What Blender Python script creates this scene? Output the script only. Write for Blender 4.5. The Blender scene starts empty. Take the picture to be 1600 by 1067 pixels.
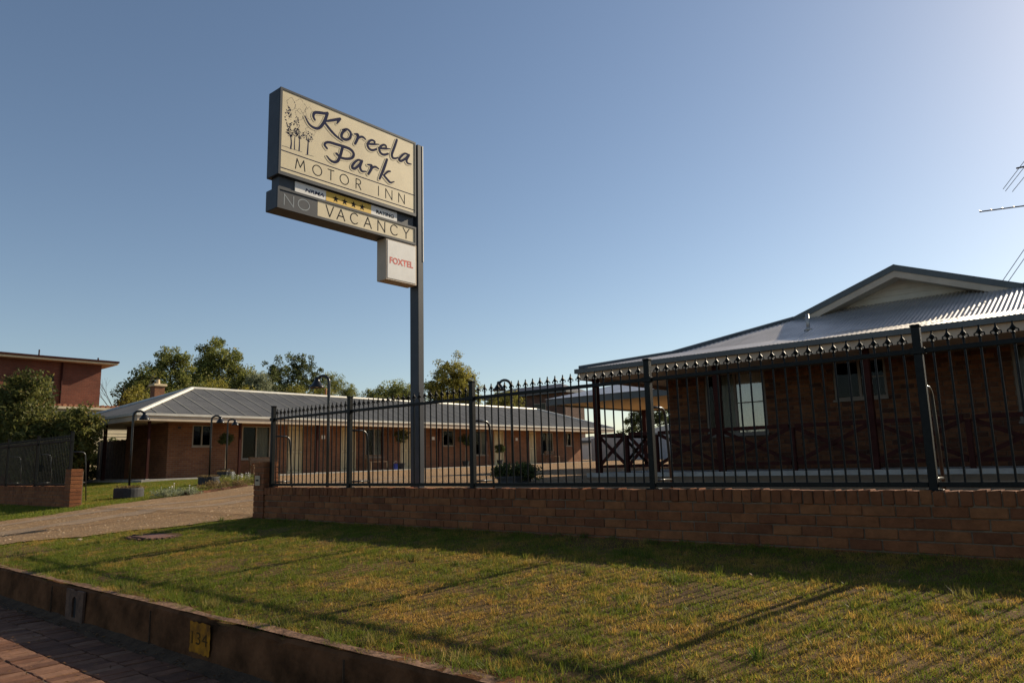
import bpy, math, random
import numpy as np
from mathutils import Matrix, Vector

random.seed(7)
rng = np.random.default_rng(7)
R = math.radians
S = bpy.context.scene
COL = S.collection

# ---------------------------------------------------------------- camera
cam_d = bpy.data.cameras.new('camera')
cam_d.sensor_width = 36.0
cam_d.lens = 1137.0 / 1600.0 * 36.0
cam_d.clip_start = 0.05
cam_d.clip_end = 3000
cam = bpy.data.objects.new('camera', cam_d)
COL.objects.link(cam)
# world z = 0 is the eye level; x runs along the street fence, y away from the street
cam.matrix_world = Matrix(((0.75713, 0.12600, 0.64100, 0),
                           (0.65277, -0.10783, -0.74984, 0),
                           (-0.02536, 0.98615, -0.16389, 0),
                           (0, 0, 0, 1)))
S.camera = cam

# ---------------------------------------------------------------- sky, sun, exposure
SUN_AZ, SUN_EL = 15.5, 28.5          # azimuth from +y towards +x
w = bpy.data.worlds.new('World')
S.world = w
w.use_nodes = True
nt = w.node_tree
bg = nt.nodes['Background']
sky = nt.nodes.new('ShaderNodeTexSky')
sky.sky_type = 'NISHITA'
sky.sun_disc = False
sky.sun_elevation = R(SUN_EL)
sky.sun_rotation = R(SUN_AZ)
sky.altitude = 300
sky.air_density = 1.0
sky.dust_density = 0.6
sky.ozone_density = 0.7
nt.links.new(sky.outputs[0], bg.inputs[0])
bg.inputs[1].default_value = 0.075
sl = bpy.data.lights.new('sun', 'SUN')
sl.energy = 4.4
sl.angle = R(0.53)
sl.color = (1.0, 0.85, 0.63)
so = bpy.data.objects.new('sun', sl)
COL.objects.link(so)
sd = Vector((math.sin(R(SUN_AZ)) * math.cos(R(SUN_EL)), math.cos(R(SUN_AZ)) * math.cos(R(SUN_EL)), math.sin(R(SUN_EL))))
so.rotation_euler = sd.to_track_quat('Z', 'Y').to_euler()
so.location = (20, 60, 40)
S.view_settings.view_transform = 'Standard'
S.view_settings.look = 'None'
S.view_settings.exposure = 0.55
S.view_settings.gamma = 1.0

# ---------------------------------------------------------------- helpers
def tag(o, label=None, cat=None, group=None, kind=None):
    if label: o['label'] = label
    if cat: o['category'] = cat
    if group: o['group'] = group
    if kind: o['kind'] = kind
    return o

def empty(name, loc=(0, 0, 0), label=None, cat=None, group=None):
    o = bpy.data.objects.new(name, None)
    COL.objects.link(o)
    o.location = loc
    o.empty_display_size = 0.1
    return tag(o, label, cat, group)

def link(name, me, parent=None, loc=(0, 0, 0), rz=0.0):
    o = bpy.data.objects.new(name, me)
    COL.objects.link(o)
    o.location = loc
    o.rotation_euler[2] = rz
    if parent is not None: o.parent = parent
    return o

def copy_tree(o, parent=None):
    c = o.copy()
    COL.objects.link(c)
    c.parent = parent
    for ch in list(o.children): copy_tree(ch, c)
    return c

class MB:
    def __init__(s):
        s.v = []; s.f = []
    def add(s, vs, fs):
        b = len(s.v)
        s.v += [tuple(map(float, p)) for p in vs]
        s.f += [tuple(b + i for i in f) for f in fs]
        return s
    def box(s, x0, x1, y0, y1, z0, z1):
        return s.add([(x0,y0,z0),(x1,y0,z0),(x1,y1,z0),(x0,y1,z0),(x0,y0,z1),(x1,y0,z1),(x1,y1,z1),(x0,y1,z1)],
                     [(0,3,2,1),(4,5,6,7),(0,1,5,4),(1,2,6,5),(2,3,7,6),(3,0,4,7)])
    def cbox(s, x0, x1, y0, y1, z0, z1, c=0.004):
        """box with chamfered edges"""
        X=(x0,x1); Y=(y0,y1); Z=(z0,z1); vs=[]; idx={}
        for i in (0,1):
            for j in (0,1):
                for k in (0,1):
                    sx=c if i==0 else -c; sy=c if j==0 else -c; sz=c if k==0 else -c
                    for a in range(3):
                        p=[X[i]+sx,Y[j]+sy,Z[k]+sz]
                        p[a]=(X[i],Y[j],Z[k])[a]
                        idx[(i,j,k,a)]=len(vs); vs.append(p)
        q=lambda *t:[idx[x] for x in t]
        fs=[q((0,0,0,0),(0,0,1,0),(0,1,1,0),(0,1,0,0)),q((1,0,0,0),(1,1,0,0),(1,1,1,0),(1,0,1,0)),
            q((0,0,0,1),(1,0,0,1),(1,0,1,1),(0,0,1,1)),q((0,1,0,1),(0,1,1,1),(1,1,1,1),(1,1,0,1)),
            q((0,0,0,2),(0,1,0,2),(1,1,0,2),(1,0,0,2)),q((0,0,1,2),(1,0,1,2),(1,1,1,2),(0,1,1,2))]
        for i in (0,1):
            for j in (0,1):
                f=q((i,j,0,0),(i,j,1,0),(i,j,1,1),(i,j,0,1)); fs.append(f if (i==j) else f[::-1])
                f=q((i,0,j,0),(i,1,j,0),(i,1,j,2),(i,0,j,2)); fs.append(f if (i!=j) else f[::-1])
                f=q((0,i,j,1),(1,i,j,1),(1,i,j,2),(0,i,j,2)); fs.append(f if (i==j) else f[::-1])
        for i in (0,1):
            for j in (0,1):
                for k in (0,1):
                    f=q((i,j,k,0),(i,j,k,1),(i,j,k,2)); fs.append(f if (i+j+k)%2 else f[::-1])
        return s.add(vs,fs)
    def bar(s, a, b, wx, wz):
        """rectangular bar from a to b: wz its height, wx its width"""
        a=Vector(a); b=Vector(b); d=(b-a).normalized()
        up=Vector((0,0,1)) if abs(d.z)<.95 else Vector((0,1,0))
        r=d.cross(up).normalized(); u=r.cross(d).normalized()
        vs=[]
        for p in (a,b):
            for sx,sz in ((-1,-1),(1,-1),(1,1),(-1,1)):
                vs.append(p+r*(sx*wx/2)+u*(sz*wz/2))
        return s.add(vs,[(0,1,2,3),(7,6,5,4),(0,4,5,1),(1,5,6,2),(2,6,7,3),(3,7,4,0)])
    def tube(s, pts, rad, n=8, cap=True):
        pts=[Vector(p) for p in pts]
        if not hasattr(rad,'__len__'): rad=[rad]*len(pts)
        vs=[]; fs=[]; prev=None
        for i,p in enumerate(pts):
            d=(pts[min(i+1,len(pts)-1)]-pts[max(i-1,0)]).normalized()
            if prev is None:
                r=d.cross(Vector((0,0,1)) if abs(d.z)<.9 else Vector((1,0,0))).normalized()
            else:
                r=(prev-d*prev.dot(d)).normalized()
            prev=r; u=d.cross(r)
            for k in range(n):
                t=2*math.pi*k/n
                vs.append(p+(r*math.cos(t)+u*math.sin(t))*rad[i])
        for i in range(len(pts)-1):
            for k in range(n):
                k2=(k+1)%n
                fs.append((i*n+k,i*n+k2,(i+1)*n+k2,(i+1)*n+k))
        if cap:
            fs.append(tuple(range(n))[::-1]); fs.append(tuple(range((len(pts)-1)*n,len(pts)*n)))
        return s.add(vs,fs)
    def lathe(s, prof, n=20, cx=0, cy=0):
        vs=[]; fs=[]
        for r,z in prof:
            for k in range(n):
                t=2*math.pi*k/n
                vs.append((cx+r*math.cos(t),cy+r*math.sin(t),z))
        for i in range(len(prof)-1):
            for k in range(n):
                k2=(k+1)%n
                fs.append((i*n+k,i*n+k2,(i+1)*n+k2,(i+1)*n+k))
        return s.add(vs,fs)
    def mesh(s, name, mat, smooth=False):
        me=bpy.data.meshes.new(name)
        me.from_pydata(s.v,[],s.f)
        if mat: me.materials.append(mat)
        if smooth: me.polygons.foreach_set('use_smooth',[True]*len(me.polygons))
        me.update()
        return me
    def build(s, name, mat, parent=None, loc=(0,0,0), rz=0.0, smooth=False):
        return link(name, s.mesh(name,mat,smooth), parent, loc, rz)

def np_mesh(name, V, F, mat, col=None, smooth=False):
    """V (n,3), F (m,k) with one k"""
    me=bpy.data.meshes.new(name)
    V=np.asarray(V,np.float32); F=np.asarray(F,np.int32)
    me.vertices.add(len(V)); me.vertices.foreach_set('co',V.ravel())
    k=F.shape[1]
    me.loops.add(F.size); me.loops.foreach_set('vertex_index',F.ravel())
    me.polygons.add(len(F))
    me.polygons.foreach_set('loop_start',np.arange(0,F.size,k,dtype=np.int32))
    if col is not None:
        a=me.color_attributes.new('tint','FLOAT_COLOR','POINT')
        a.data.foreach_set('color',np.asarray(col,np.float32).ravel())
    if mat: me.materials.append(mat)
    me.update(calc_edges=True); me.validate()
    if smooth: me.polygons.foreach_set('use_smooth',[True]*len(me.polygons))
    return me

_G=rng.random((256,256))
def vnoise(x,y,sc):
    """2-d value noise 0..1"""
    x=np.asarray(x)/sc+500; y=np.asarray(y)/sc+500
    xi=np.floor(x).astype(int); yi=np.floor(y).astype(int)
    fx=x-xi; fy=y-yi; fx=fx*fx*(3-2*fx); fy=fy*fy*(3-2*fy)
    g=lambda a,b:_G[a%256,b%256]
    return (g(xi,yi)*(1-fx)+g(xi+1,yi)*fx)*(1-fy)+(g(xi,yi+1)*(1-fx)+g(xi+1,yi+1)*fx)*fy
def fbm(x,y,sc): return .55*vnoise(x,y,sc)+.3*vnoise(x,y,sc*.43)+.15*vnoise(x,y,sc*.19)

# ---------------------------------------------------------------- materials
def node_mat(name):
    m=bpy.data.materials.new(name); m.use_nodes=True
    n=m.node_tree.nodes; return m,n,m.node_tree.links,n['Principled BSDF']

def plain(name, c, rough=.6, metal=0.0, var=.18, scale=3.0, bump=.0, bscale=60.0, spec=.5, dirt=None, coat=0):
    """a base colour broken up by noise, with fine relief"""
    m,n,l,p=node_mat(name)
    tc=n.new('ShaderNodeTexCoord'); nz=n.new('ShaderNodeTexNoise')
    nz.inputs['Scale'].default_value=scale; nz.inputs['Detail'].default_value=6; nz.inputs['Roughness'].default_value=.65
    l.new(tc.outputs['Object'],nz.inputs['Vector'])
    mx=n.new('ShaderNodeMix'); mx.data_type='RGBA'
    d=dirt or [max(0,x*(1-var*1.6)) for x in c]
    mx.inputs[6].default_value=(*d,1)
    mx.inputs[7].default_value=(*[min(1,x*(1+var)) for x in c],1)
    cr=n.new('ShaderNodeMapRange'); cr.inputs[1].default_value=.3; cr.inputs[2].default_value=.7
    l.new(nz.outputs[0],cr.inputs[0]); l.new(cr.outputs[0],mx.inputs[0]); l.new(mx.outputs[2],p.inputs['Base Color'])
    p.inputs['Roughness'].default_value=rough; p.inputs['Metallic'].default_value=metal
    p.inputs['Specular IOR Level'].default_value=spec
    if coat: p.inputs['Coat Weight'].default_value=coat
    if bump:
        b=n.new('ShaderNodeTexNoise'); b.inputs['Scale'].default_value=bscale; b.inputs['Detail'].default_value=4
        l.new(tc.outputs['Object'],b.inputs['Vector'])
        bp=n.new('ShaderNodeBump'); bp.inputs['Strength'].default_value=bump; bp.inputs['Distance'].default_value=.01
        l.new(b.outputs[0],bp.inputs['Height']); l.new(bp.outputs[0],p.inputs['Normal'])
    return m

def brick_piece(name, stops, attr=False, bump=.5):
    """one brick: its colour drawn per object (or per piece from an attribute)"""
    m,n,l,p=node_mat(name)
    if attr:
        src=n.new('ShaderNodeAttribute'); src.attribute_name='rnd'; out=src.outputs['Fac']
    else:
        src=n.new('ShaderNodeObjectInfo'); out=src.outputs['Random']
    r=n.new('ShaderNodeValToRGB'); r.color_ramp.interpolation='LINEAR'
    e=r.color_ramp.elements
    while len(e)<len(stops): e.new(.5)
    for k,(pos,c) in enumerate(stops): e[k].position=pos; e[k].color=(*c,1)
    l.new(out,r.inputs[0])
    geo=n.new('ShaderNodeNewGeometry'); nz=n.new('ShaderNodeTexNoise'); nz.inputs['Scale'].default_value=9; nz.inputs['Detail'].default_value=10; nz.inputs['Roughness'].default_value=.72
    l.new(geo.outputs['Position'],nz.inputs['Vector'])
    mx=n.new('ShaderNodeMix'); mx.data_type='RGBA'; mx.blend_type='MULTIPLY'; mx.inputs[0].default_value=.8
    cr=n.new('ShaderNodeValToRGB'); cr.color_ramp.elements[0].position=.3; cr.color_ramp.elements[0].color=(.5,.48,.47,1)
    cr.color_ramp.elements[1].position=.72; cr.color_ramp.elements[1].color=(1.25,1.22,1.2,1)
    l.new(nz.outputs[0],cr.inputs[0]); l.new(r.outputs[0],mx.inputs[6]); l.new(cr.outputs[0],mx.inputs[7]); l.new(mx.outputs[2],p.inputs['Base Color'])
    p.inputs['Roughness'].default_value=.9; p.inputs['Specular IOR Level'].default_value=.25
    b=n.new('ShaderNodeTexNoise'); b.inputs['Scale'].default_value=55; b.inputs['Detail'].default_value=7; b.inputs['Roughness'].default_value=.75
    l.new(geo.outputs['Position'],b.inputs['Vector'])
    bp=n.new('ShaderNodeBump'); bp.inputs['Strength'].default_value=min(1,bump*1.5); bp.inputs['Distance'].default_value=.012
    l.new(b.outputs[0],bp.inputs['Height']); l.new(bp.outputs[0],p.inputs['Normal'])
    return m

def brick_far(name, c1, c2, mortar, horiz):
    """brickwork too far off to tell the pieces apart; horiz: which axis runs along the wall"""
    m,n,l,p=node_mat(name)
    geo=n.new('ShaderNodeNewGeometry'); sep=n.new('ShaderNodeSeparateXYZ'); cmb=n.new('ShaderNodeCombineXYZ')
    l.new(geo.outputs['Position'],sep.inputs[0])
    if horiz=='xy':
        ad=n.new('ShaderNodeMath'); l.new(sep.outputs[0],ad.inputs[0]); l.new(sep.outputs[1],ad.inputs[1]); l.new(ad.outputs[0],cmb.inputs[0])
    else:
        l.new(sep.outputs['XYZ'.index(horiz.upper())],cmb.inputs[0])
    l.new(sep.outputs[2],cmb.inputs[1])
    bt=n.new('ShaderNodeTexBrick'); bt.inputs['Scale'].default_value=1; bt.inputs['Brick Width'].default_value=.24; bt.inputs['Row Height'].default_value=.086
    bt.inputs['Mortar Size'].default_value=.008; bt.inputs['Mortar Smooth'].default_value=.3; bt.inputs['Bias'].default_value=-.1
    bt.inputs['Color1'].default_value=(*c1,1); bt.inputs['Color2'].default_value=(*c2,1); bt.inputs['Mortar'].default_value=(*mortar,1)
    l.new(cmb.outputs[0],bt.inputs[0])
    nz=n.new('ShaderNodeTexNoise'); nz.inputs['Scale'].default_value=1.3; nz.inputs['Detail'].default_value=8; l.new(geo.outputs['Position'],nz.inputs['Vector'])
    mx=n.new('ShaderNodeMix'); mx.data_type='RGBA'; mx.blend_type='MULTIPLY'; mx.inputs[0].default_value=.7
    cr=n.new('ShaderNodeValToRGB'); cr.color_ramp.elements[0].position=.3; cr.color_ramp.elements[0].color=(.6,.58,.56,1); cr.color_ramp.elements[1].position=.7; cr.color_ramp.elements[1].color=(1.15,1.12,1.1,1)
    l.new(nz.outputs[0],cr.inputs[0]); l.new(bt.outputs[0],mx.inputs[6]); l.new(cr.outputs[0],mx.inputs[7]); l.new(mx.outputs[2],p.inputs['Base Color'])
    p.inputs['Roughness'].default_value=.9
    bp=n.new('ShaderNodeBump'); bp.inputs['Strength'].default_value=.7; bp.inputs['Distance'].default_value=.008; bp.invert=True
    l.new(bt.outputs['Fac'],bp.inputs['Height']); l.new(bp.outputs[0],p.inputs['Normal'])
    return m

def leafy(name, trans=.35, rough=.6):
    m,n,l,p=node_mat(name)
    a=n.new('ShaderNodeAttribute'); a.attribute_name='tint'
    l.new(a.outputs['Color'],p.inputs['Base Color']); p.inputs['Roughness'].default_value=rough; p.inputs['Specular IOR Level'].default_value=.25
    t=n.new('ShaderNodeBsdfTranslucent'); l.new(a.outputs['Color'],t.inputs[0])
    mx=n.new('ShaderNodeMixShader'); mx.inputs[0].default_value=trans
    l.new(p.outputs[0],mx.inputs[1]); l.new(t.outputs[0],mx.inputs[2]); l.new(mx.outputs[0],n['Material Output'].inputs[0])
    return m

def glassy(name, tint=(.62,.64,.62), refl=.06):
    m,n,l,p=node_mat(name)
    t=n.new('ShaderNodeBsdfTransparent'); t.inputs[0].default_value=(*tint,1)
    g=n.new('ShaderNodeBsdfGlossy'); g.inputs['Roughness'].default_value=.03; g.inputs[0].default_value=(.9,.9,.9,1)
    lw=n.new('ShaderNodeLayerWeight'); lw.inputs[0].default_value=.2
    mp=n.new('ShaderNodeMapRange'); mp.inputs[3].default_value=.006 if refl<.5 else .10; mp.inputs[4].default_value=refl
    l.new(lw.outputs['Fresnel'],mp.inputs[0])
    mx=n.new('ShaderNodeMixShader'); l.new(mp.outputs[0],mx.inputs[0]); l.new(t.outputs[0],mx.inputs[1]); l.new(g.outputs[0],mx.inputs[2])
    l.new(mx.outputs[0],n['Material Output'].inputs[0])
    return m

def ground_mat(name, cols, scale, fine, bump=.6, dist=.02):
    m,n,l,p=node_mat(name)
    geo=n.new('ShaderNodeNewGeometry')
    a=n.new('ShaderNodeTexNoise'); a.inputs['Scale'].default_value=scale; a.inputs['Detail'].default_value=8; a.inputs['Roughness'].default_value=.7
    b=n.new('ShaderNodeTexNoise'); b.inputs['Scale'].default_value=fine; b.inputs['Detail'].default_value=6; b.inputs['Roughness'].default_value=.8
    l.new(geo.outputs['Position'],a.inputs['Vector']); l.new(geo.outputs['Position'],b.inputs['Vector'])
    r=n.new('ShaderNodeValToRGB'); e=r.color_ramp.elements
    while len(e)<len(cols): e.new(.5)
    for k,c in enumerate(cols): e[k].position=.3+.4*k/(len(cols)-1); e[k].color=(*c,1)
    l.new(a.outputs[0],r.inputs[0])
    mx=n.new('ShaderNodeMix'); mx.data_type='RGBA'; mx.blend_type='MULTIPLY'; mx.inputs[0].default_value=.85
    cr=n.new('ShaderNodeValToRGB'); cr.color_ramp.elements[0].position=.3; cr.color_ramp.elements[0].color=(.5,.5,.5,1); cr.color_ramp.elements[1].position=.7; cr.color_ramp.elements[1].color=(1.35,1.33,1.3,1)
    l.new(b.outputs[0],cr.inputs[0]); l.new(r.outputs[0],mx.inputs[6]); l.new(cr.outputs[0],mx.inputs[7]); l.new(mx.outputs[2],p.inputs['Base Color'])
    p.inputs['Roughness'].default_value=.95; p.inputs['Specular IOR Level'].default_value=.15
    bp=n.new('ShaderNodeBump'); bp.inputs['Strength'].default_value=bump; bp.inputs['Distance'].default_value=dist
    l.new(b.outputs[0],bp.inputs['Height']); l.new(bp.outputs[0],p.inputs['Normal'])
    return m

BR=[(0.0,(.165,.062,.028)),(.2,(.215,.080,.034)),(.5,(.245,.093,.038)),(.8,(.275,.112,.044)),(1.0,(.19,.074,.033))]
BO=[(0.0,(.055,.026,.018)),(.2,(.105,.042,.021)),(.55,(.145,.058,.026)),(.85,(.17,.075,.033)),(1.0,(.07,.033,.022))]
M={}
M['brick']=brick_piece('wall_brick',BR)
M['brick_mass']=brick_piece('wall_brick_mass',BR,True)
M['obrick']=brick_piece('office_brick',BO)
M['obrick_mass']=brick_piece('office_brick_mass',BO,True)
M['paver']=brick_piece('gutter_paver',[(0,(.12,.058,.036)),(.5,(.20,.092,.052)),(1,(.25,.135,.082))],False,.8)
M['mortar']=plain('mortar',(.17,.12,.078),.95,var=.25,scale=25,bump=.5,bscale=150)
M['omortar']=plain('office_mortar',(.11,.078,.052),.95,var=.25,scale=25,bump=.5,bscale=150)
M['mbrick']=brick_far('motel_brick',(.20,.075,.033),(.28,.115,.048),(.22,.16,.11),'xy')
M['rbrick']=brick_far('red_brick',(.15,.044,.023),(.185,.058,.031),(.13,.07,.046),'xy')
M['brown']=brick_far('brown_brick',(.10,.055,.04),(.14,.08,.055),(.12,.09,.07),'xy')
M['iron']=plain('black_iron',(.008,.0095,.009),.45,.0,var=.3,scale=30,bump=.15,bscale=200,spec=.16)
M['pole']=plain('sign_charcoal',(.042,.047,.056),.5,.0,var=.14,scale=4,spec=.35)
M['cream']=plain('sign_cream',(.66,.56,.36),.5,var=.05,scale=2.5,dirt=(.56,.47,.30))
M['navy']=plain('sign_navy',(.018,.022,.065),.8,var=.1,spec=.1)
M['signwhite']=plain('sign_white',(.74,.72,.68),.5,var=.05,scale=6)
M['signyellow']=plain('sign_yellow',(.72,.45,.04),.5,var=.06,scale=6)
M['signred']=plain('sign_red',(.62,.07,.04),.5,var=.1)
M['signblack']=plain('sign_black',(.015,.015,.02),.8,spec=.1)
M['fadedblack']=plain('faded_black',(.04,.026,.012),.9,var=.6,scale=25,dirt=(.11,.055,.012),spec=.05)
M['greyneon']=plain('unlit_tube',(.32,.34,.34),.3)
M['alu']=plain('aluminium_trim',(.55,.53,.48),.4,.3,var=.1)
M['zinc']=plain('roof_zinc',(.17,.165,.155),.6,.1,var=.15,scale=1.2,bump=.05,spec=.3)
M['zincglint']=plain('roof_lap_glint',(.25,.24,.21),.6,.0,var=.1)  # paler than the sheets: the glint on overlapping ribs put into the colour
M['oroof']=plain('office_roof_iron',(.40,.365,.335),.34,.35,var=.16,scale=1.5,bump=.04)
M['ridge']=plain('ridge_cap',(.55,.53,.47),.5,.2,var=.1)
M['gutter']=plain('gutter_metal',(.09,.10,.10),.5,.1,var=.15)
M['fascia']=plain('cream_fascia',(.52,.42,.31),.65,var=.1,scale=2)
M['soffit']=plain('cream_soffit',(.60,.47,.28),.7,var=.06,scale=2)
M['gable']=plain('gable_board',(.56,.50,.40),.7,var=.08,scale=3)
M['redwood']=plain('dark_red_timber',(.042,.012,.009),.7,var=.25,scale=8,spec=.1)
M['concrete']=plain('concrete',(.36,.34,.30),.9,var=.2,scale=3,bump=.4)
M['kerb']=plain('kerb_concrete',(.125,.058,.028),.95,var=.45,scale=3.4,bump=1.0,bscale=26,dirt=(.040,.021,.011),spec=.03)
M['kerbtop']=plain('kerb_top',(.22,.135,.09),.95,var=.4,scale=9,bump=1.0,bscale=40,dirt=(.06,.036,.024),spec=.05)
M['stained']=plain('stained_concrete',(.12,.065,.038),.95,var=.4,scale=9,bump=.6,bscale=40)
M['yellow']=plain('kerb_yellow_paint',(.40,.17,.012),.85,var=.2,scale=11,dirt=(.13,.06,.018),spec=.1)
M['door']=plain('cream_door',(.62,.50,.28),.55,var=.06)
M['doorline']=plain('door_moulding',(.30,.22,.11),.6)
M['frame']=plain('window_frame',(.32,.27,.20),.5,var=.1)
M['oframe']=plain('bronze_window_frame',(.13,.105,.08),.5,var=.1)
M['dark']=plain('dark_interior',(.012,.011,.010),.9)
M['curtain']=plain('net_curtain',(.78,.73,.66),.9,var=.08)
M['glass']=glassy('window_glass')
M['mirror']=glassy('reflective_glass',(.8,.8,.78),.55)
M['soil']=ground_mat('verge_soil',[(.07,.040,.018),(.13,.075,.028),(.21,.125,.045)],1.6,45)
M['gravel']=ground_mat('tan_gravel',[(.19,.125,.072),(.35,.215,.108),(.31,.205,.115),(.47,.30,.15)],.9,28,1.0,.05)
M['track']=ground_mat('wheel_track_grit',[(.20,.15,.105),(.27,.195,.13),(.33,.23,.145)],1.6,40,.6,.03)
M['silt']=ground_mat('silt',[(.05,.032,.02),(.085,.055,.035),(.12,.08,.05)],6,60)
M['asphalt']=ground_mat('asphalt',[(.045,.043,.04),(.06,.055,.05),(.075,.068,.06)],.8,120,.8,.012)
M['leaf']=leafy('foliage',.5)
M['grass']=leafy('grass_blade',.55,.5)
M['grit']=leafy('grit',0.0,.9)
M['bark']=plain('bark',(.11,.085,.065),.95,var=.35,scale=6,bump=.8,bscale=18)
M['rubber']=plain('old_rubber',(.035,.035,.036),.8,var=.3,scale=8,bump=.3)
M['terracotta']=plain('terracotta',(.42,.17,.08),.8,var=.2)
M['creamboard']=plain('cream_weatherboard',(.62,.52,.34),.7,var=.08)
M['darkroof']=plain('dark_tile_roof',(.10,.10,.115),.7,var=.2,scale=2,bump=.3,bscale=12)
M['greyfence']=plain('steel_fence',(.36,.37,.38),.55,.1,var=.08)
M['whitewall']=plain('white_wall',(.68,.68,.66),.7,var=.06)
M['blue']=plain('blue_plastic',(.03,.06,.35),.45)
M['wood']=plain('bench_timber',(.20,.12,.06),.7,var=.25,scale=9)
M['rust']=plain('rusty_lid',(.17,.075,.05),.9,var=.4,scale=12,bump=.5)
M['lamp']=plain('lamp_enamel',(.012,.012,.013),.28,.1,var=.2,spec=.5)
M['galv']=plain('painted_pipe',(.03,.032,.032),.3,.2,var=.2,scale=10,spec=.6)
M['stone']=plain('pale_stone',(.42,.33,.22),.9,var=.2,bump=.4)
M['antenna']=plain('antenna_metal',(.10,.09,.09),.4,.6)

# ---------------------------------------------------------------- terrain
WF=6.17                              # street face of the brick wall
def G(y):
    y=np.asarray(y,float)
    t=np.clip((y-6.3)/7.7,0,1); ss=t*t*(3-2*t)
    z=np.where(y<2.70,-1.372,np.where(y<6.17,-1.044+(y-2.684)*(.299/3.486),-.745+.03*np.clip((y-6.17)/.13,0,1)+ss*.355+np.clip(y-14,0,60)*.0095))
    z=np.where(y<1.62,-1.372+np.clip(1.62-y,0,5)*.012,z)
    return z
def gz(y): return float(G(y))
ys=[-900,-200,-40,-10,-4,-1,0,1,1.619,1.621,2.3,2.695,2.705]+list(np.arange(3,6.2,.4))+[6.17,6.3]+list(np.arange(6.8,14.1,.6))+[14,20,40,74,200,900]
xs=[-900,-200,-60,-40,-30,-20,-14,-10,-6,-2,2,8,20,60,200,900]
V=[(x,y,gz(y)-.012) for y in ys for x in xs]; n=len(xs)
F=[(j*n+i,j*n+i+1,(j+1)*n+i+1,(j+1)*n+i) for j in range(len(ys)-1) for i in range(n-1)]
tag(MB().add(V,F).build('ground',M['soil'],smooth=False),kind='structure')

# road
V=[(x,y,gz(y)+.0) for y in (-14,-8,-4,-2,0,1,1.612) for x in (-80,-30,-10,0,10,40)]
F=[(j*6+i,j*6+i+1,(j+1)*6+i+1,(j+1)*6+i) for j in range(6) for i in range(5)]
tag(MB().add(V,F).build('road',M['asphalt']),kind='structure')

# driveway and courtyard, one gravel sheet
LE=[(1.9,-16.2),(2.7,-16.6),(3.6,-17.0),(4.5,-17.1),(6.0,-17.15),(7.0,-17.9),(8.0,-18.7),(9.5,-18.9),(11,-19.6),(12,-20.6),(13,-22.3),(14,-24.4),(15,-26.8),(16,-29.55),(45.6,-29.55),(46.5,-60),(70,-60)]
RE=[(1.9,-13.6),(2.7,-13.3),(3.4,-12.75),(4.4,-11.9),(5.4,-11.2),(6.15,-10.72),(6.43,-10.72),(6.44,16),(70,16)]
def ip(T,y): return float(np.interp(y,[a for a,_ in T],[b for _,b in T]))
rows=sorted(set([1.9,2.3,2.69,2.71]+list(np.round(np.arange(3,6.2,.2),3))+[6.15,6.3,6.43,6.44]+list(np.arange(6.7,16.2,.3))+[20,25,30,38,45.6,46.5,58,70]))
V=[];NC=25
for y in rows:
    l_,r_=ip(LE,y),ip(RE,y)
    if 2.5<y<16: l_+=.10*math.sin(y*5.1)+.06*math.sin(y*13)
    if 2.9<y<6.1: r_+=.09*math.sin(y*6.3)+.05*math.sin(y*15+1)
    for i in range(NC):
        zz=gz(y)
        if y<2.70: zz=-1.36+(y-1.9)/.8*.325
        V.append((l_+(r_-l_)*i/(NC-1),y,zz+.006))
F=[(j*NC+i,j*NC+i+1,(j+1)*NC+i+1,(j+1)*NC+i) for j in range(len(rows)-1) for i in range(NC-1)]
tag(MB().add(V,F).build('driveway',M['gravel']),kind='structure')

# loose stones on the driveway
def pebbles():
    rv=np.random.default_rng(31); n=9000
    y=rv.uniform(3.0,16,n); l_=np.interp(y,[a for a,_ in LE],[b for _,b in LE]); r_=np.where(y<6.44,np.interp(y,[a for a,_ in RE[:7]],[b for _,b in RE[:7]]),-10.8)
    x=l_+(r_-l_)*rv.random(n); z=G(y)+.006; r=rv.gamma(2.0,.0026,n)+.003
    a=rv.random(n)*6.283
    V=np.stack([np.stack([x+np.cos(a+k*2.094)*r*1.3,y+np.sin(a+k*2.094)*r*1.3,z-.001],1) for k in range(3)]+[np.stack([x+rv.normal(size=n)*.003,y+rv.normal(size=n)*.003,z+r*.8],1)],1)
    i=np.arange(n)[:,None]*4; F=np.concatenate([i+np.array([[0,1,3]]),i+np.array([[1,2,3]]),i+np.array([[2,0,3]])])
    c=np.ones((n,4,4)); t=rv.random((n,1,1)); c[:,:,:3]=(np.array([.16,.11,.07])*(1-t)+np.array([.50,.36,.22])*t)
    tag(link('loose_gravel',np_mesh('loose_gravel',V.reshape(-1,3),F,M['grit'],c.reshape(-1,4))),'loose gravel strewn over the unsealed driveway','gravel',None,'stuff')
pebbles()
drive=bpy.data.objects['driveway']
for xc_,wd_,sd_ in ((-14.45,.62,3.0),(-16.15,.5,9.0)):            # compacted grey wheel tracks
    vs=[];fs=[];yy=np.arange(2.9,15,.12)
    for y in yy:
        bend=-.05*max(0,y-8)**1.6; e0=.30*(float(vnoise(sd_,y,.5))-.5)+.2*(float(vnoise(sd_+3,y,.16))-.5); e1=.30*(float(vnoise(sd_+7,y,.5))-.5)+.2*(float(vnoise(sd_+5,y,.16))-.5)
        a_,b_=xc_+bend-wd_/2+e0,xc_+bend+wd_/2+e1
        vs+=[(a_+(b_-a_)*q/4,y,gz(y)+.010) for q in range(5)]
    for i in range(len(yy)-1):
        for q in range(4): fs.append((i*5+q,i*5+q+1,i*5+q+6,i*5+q+5))
    MB().add(vs,fs).build('wheel_track',M['track'],drive)

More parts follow.
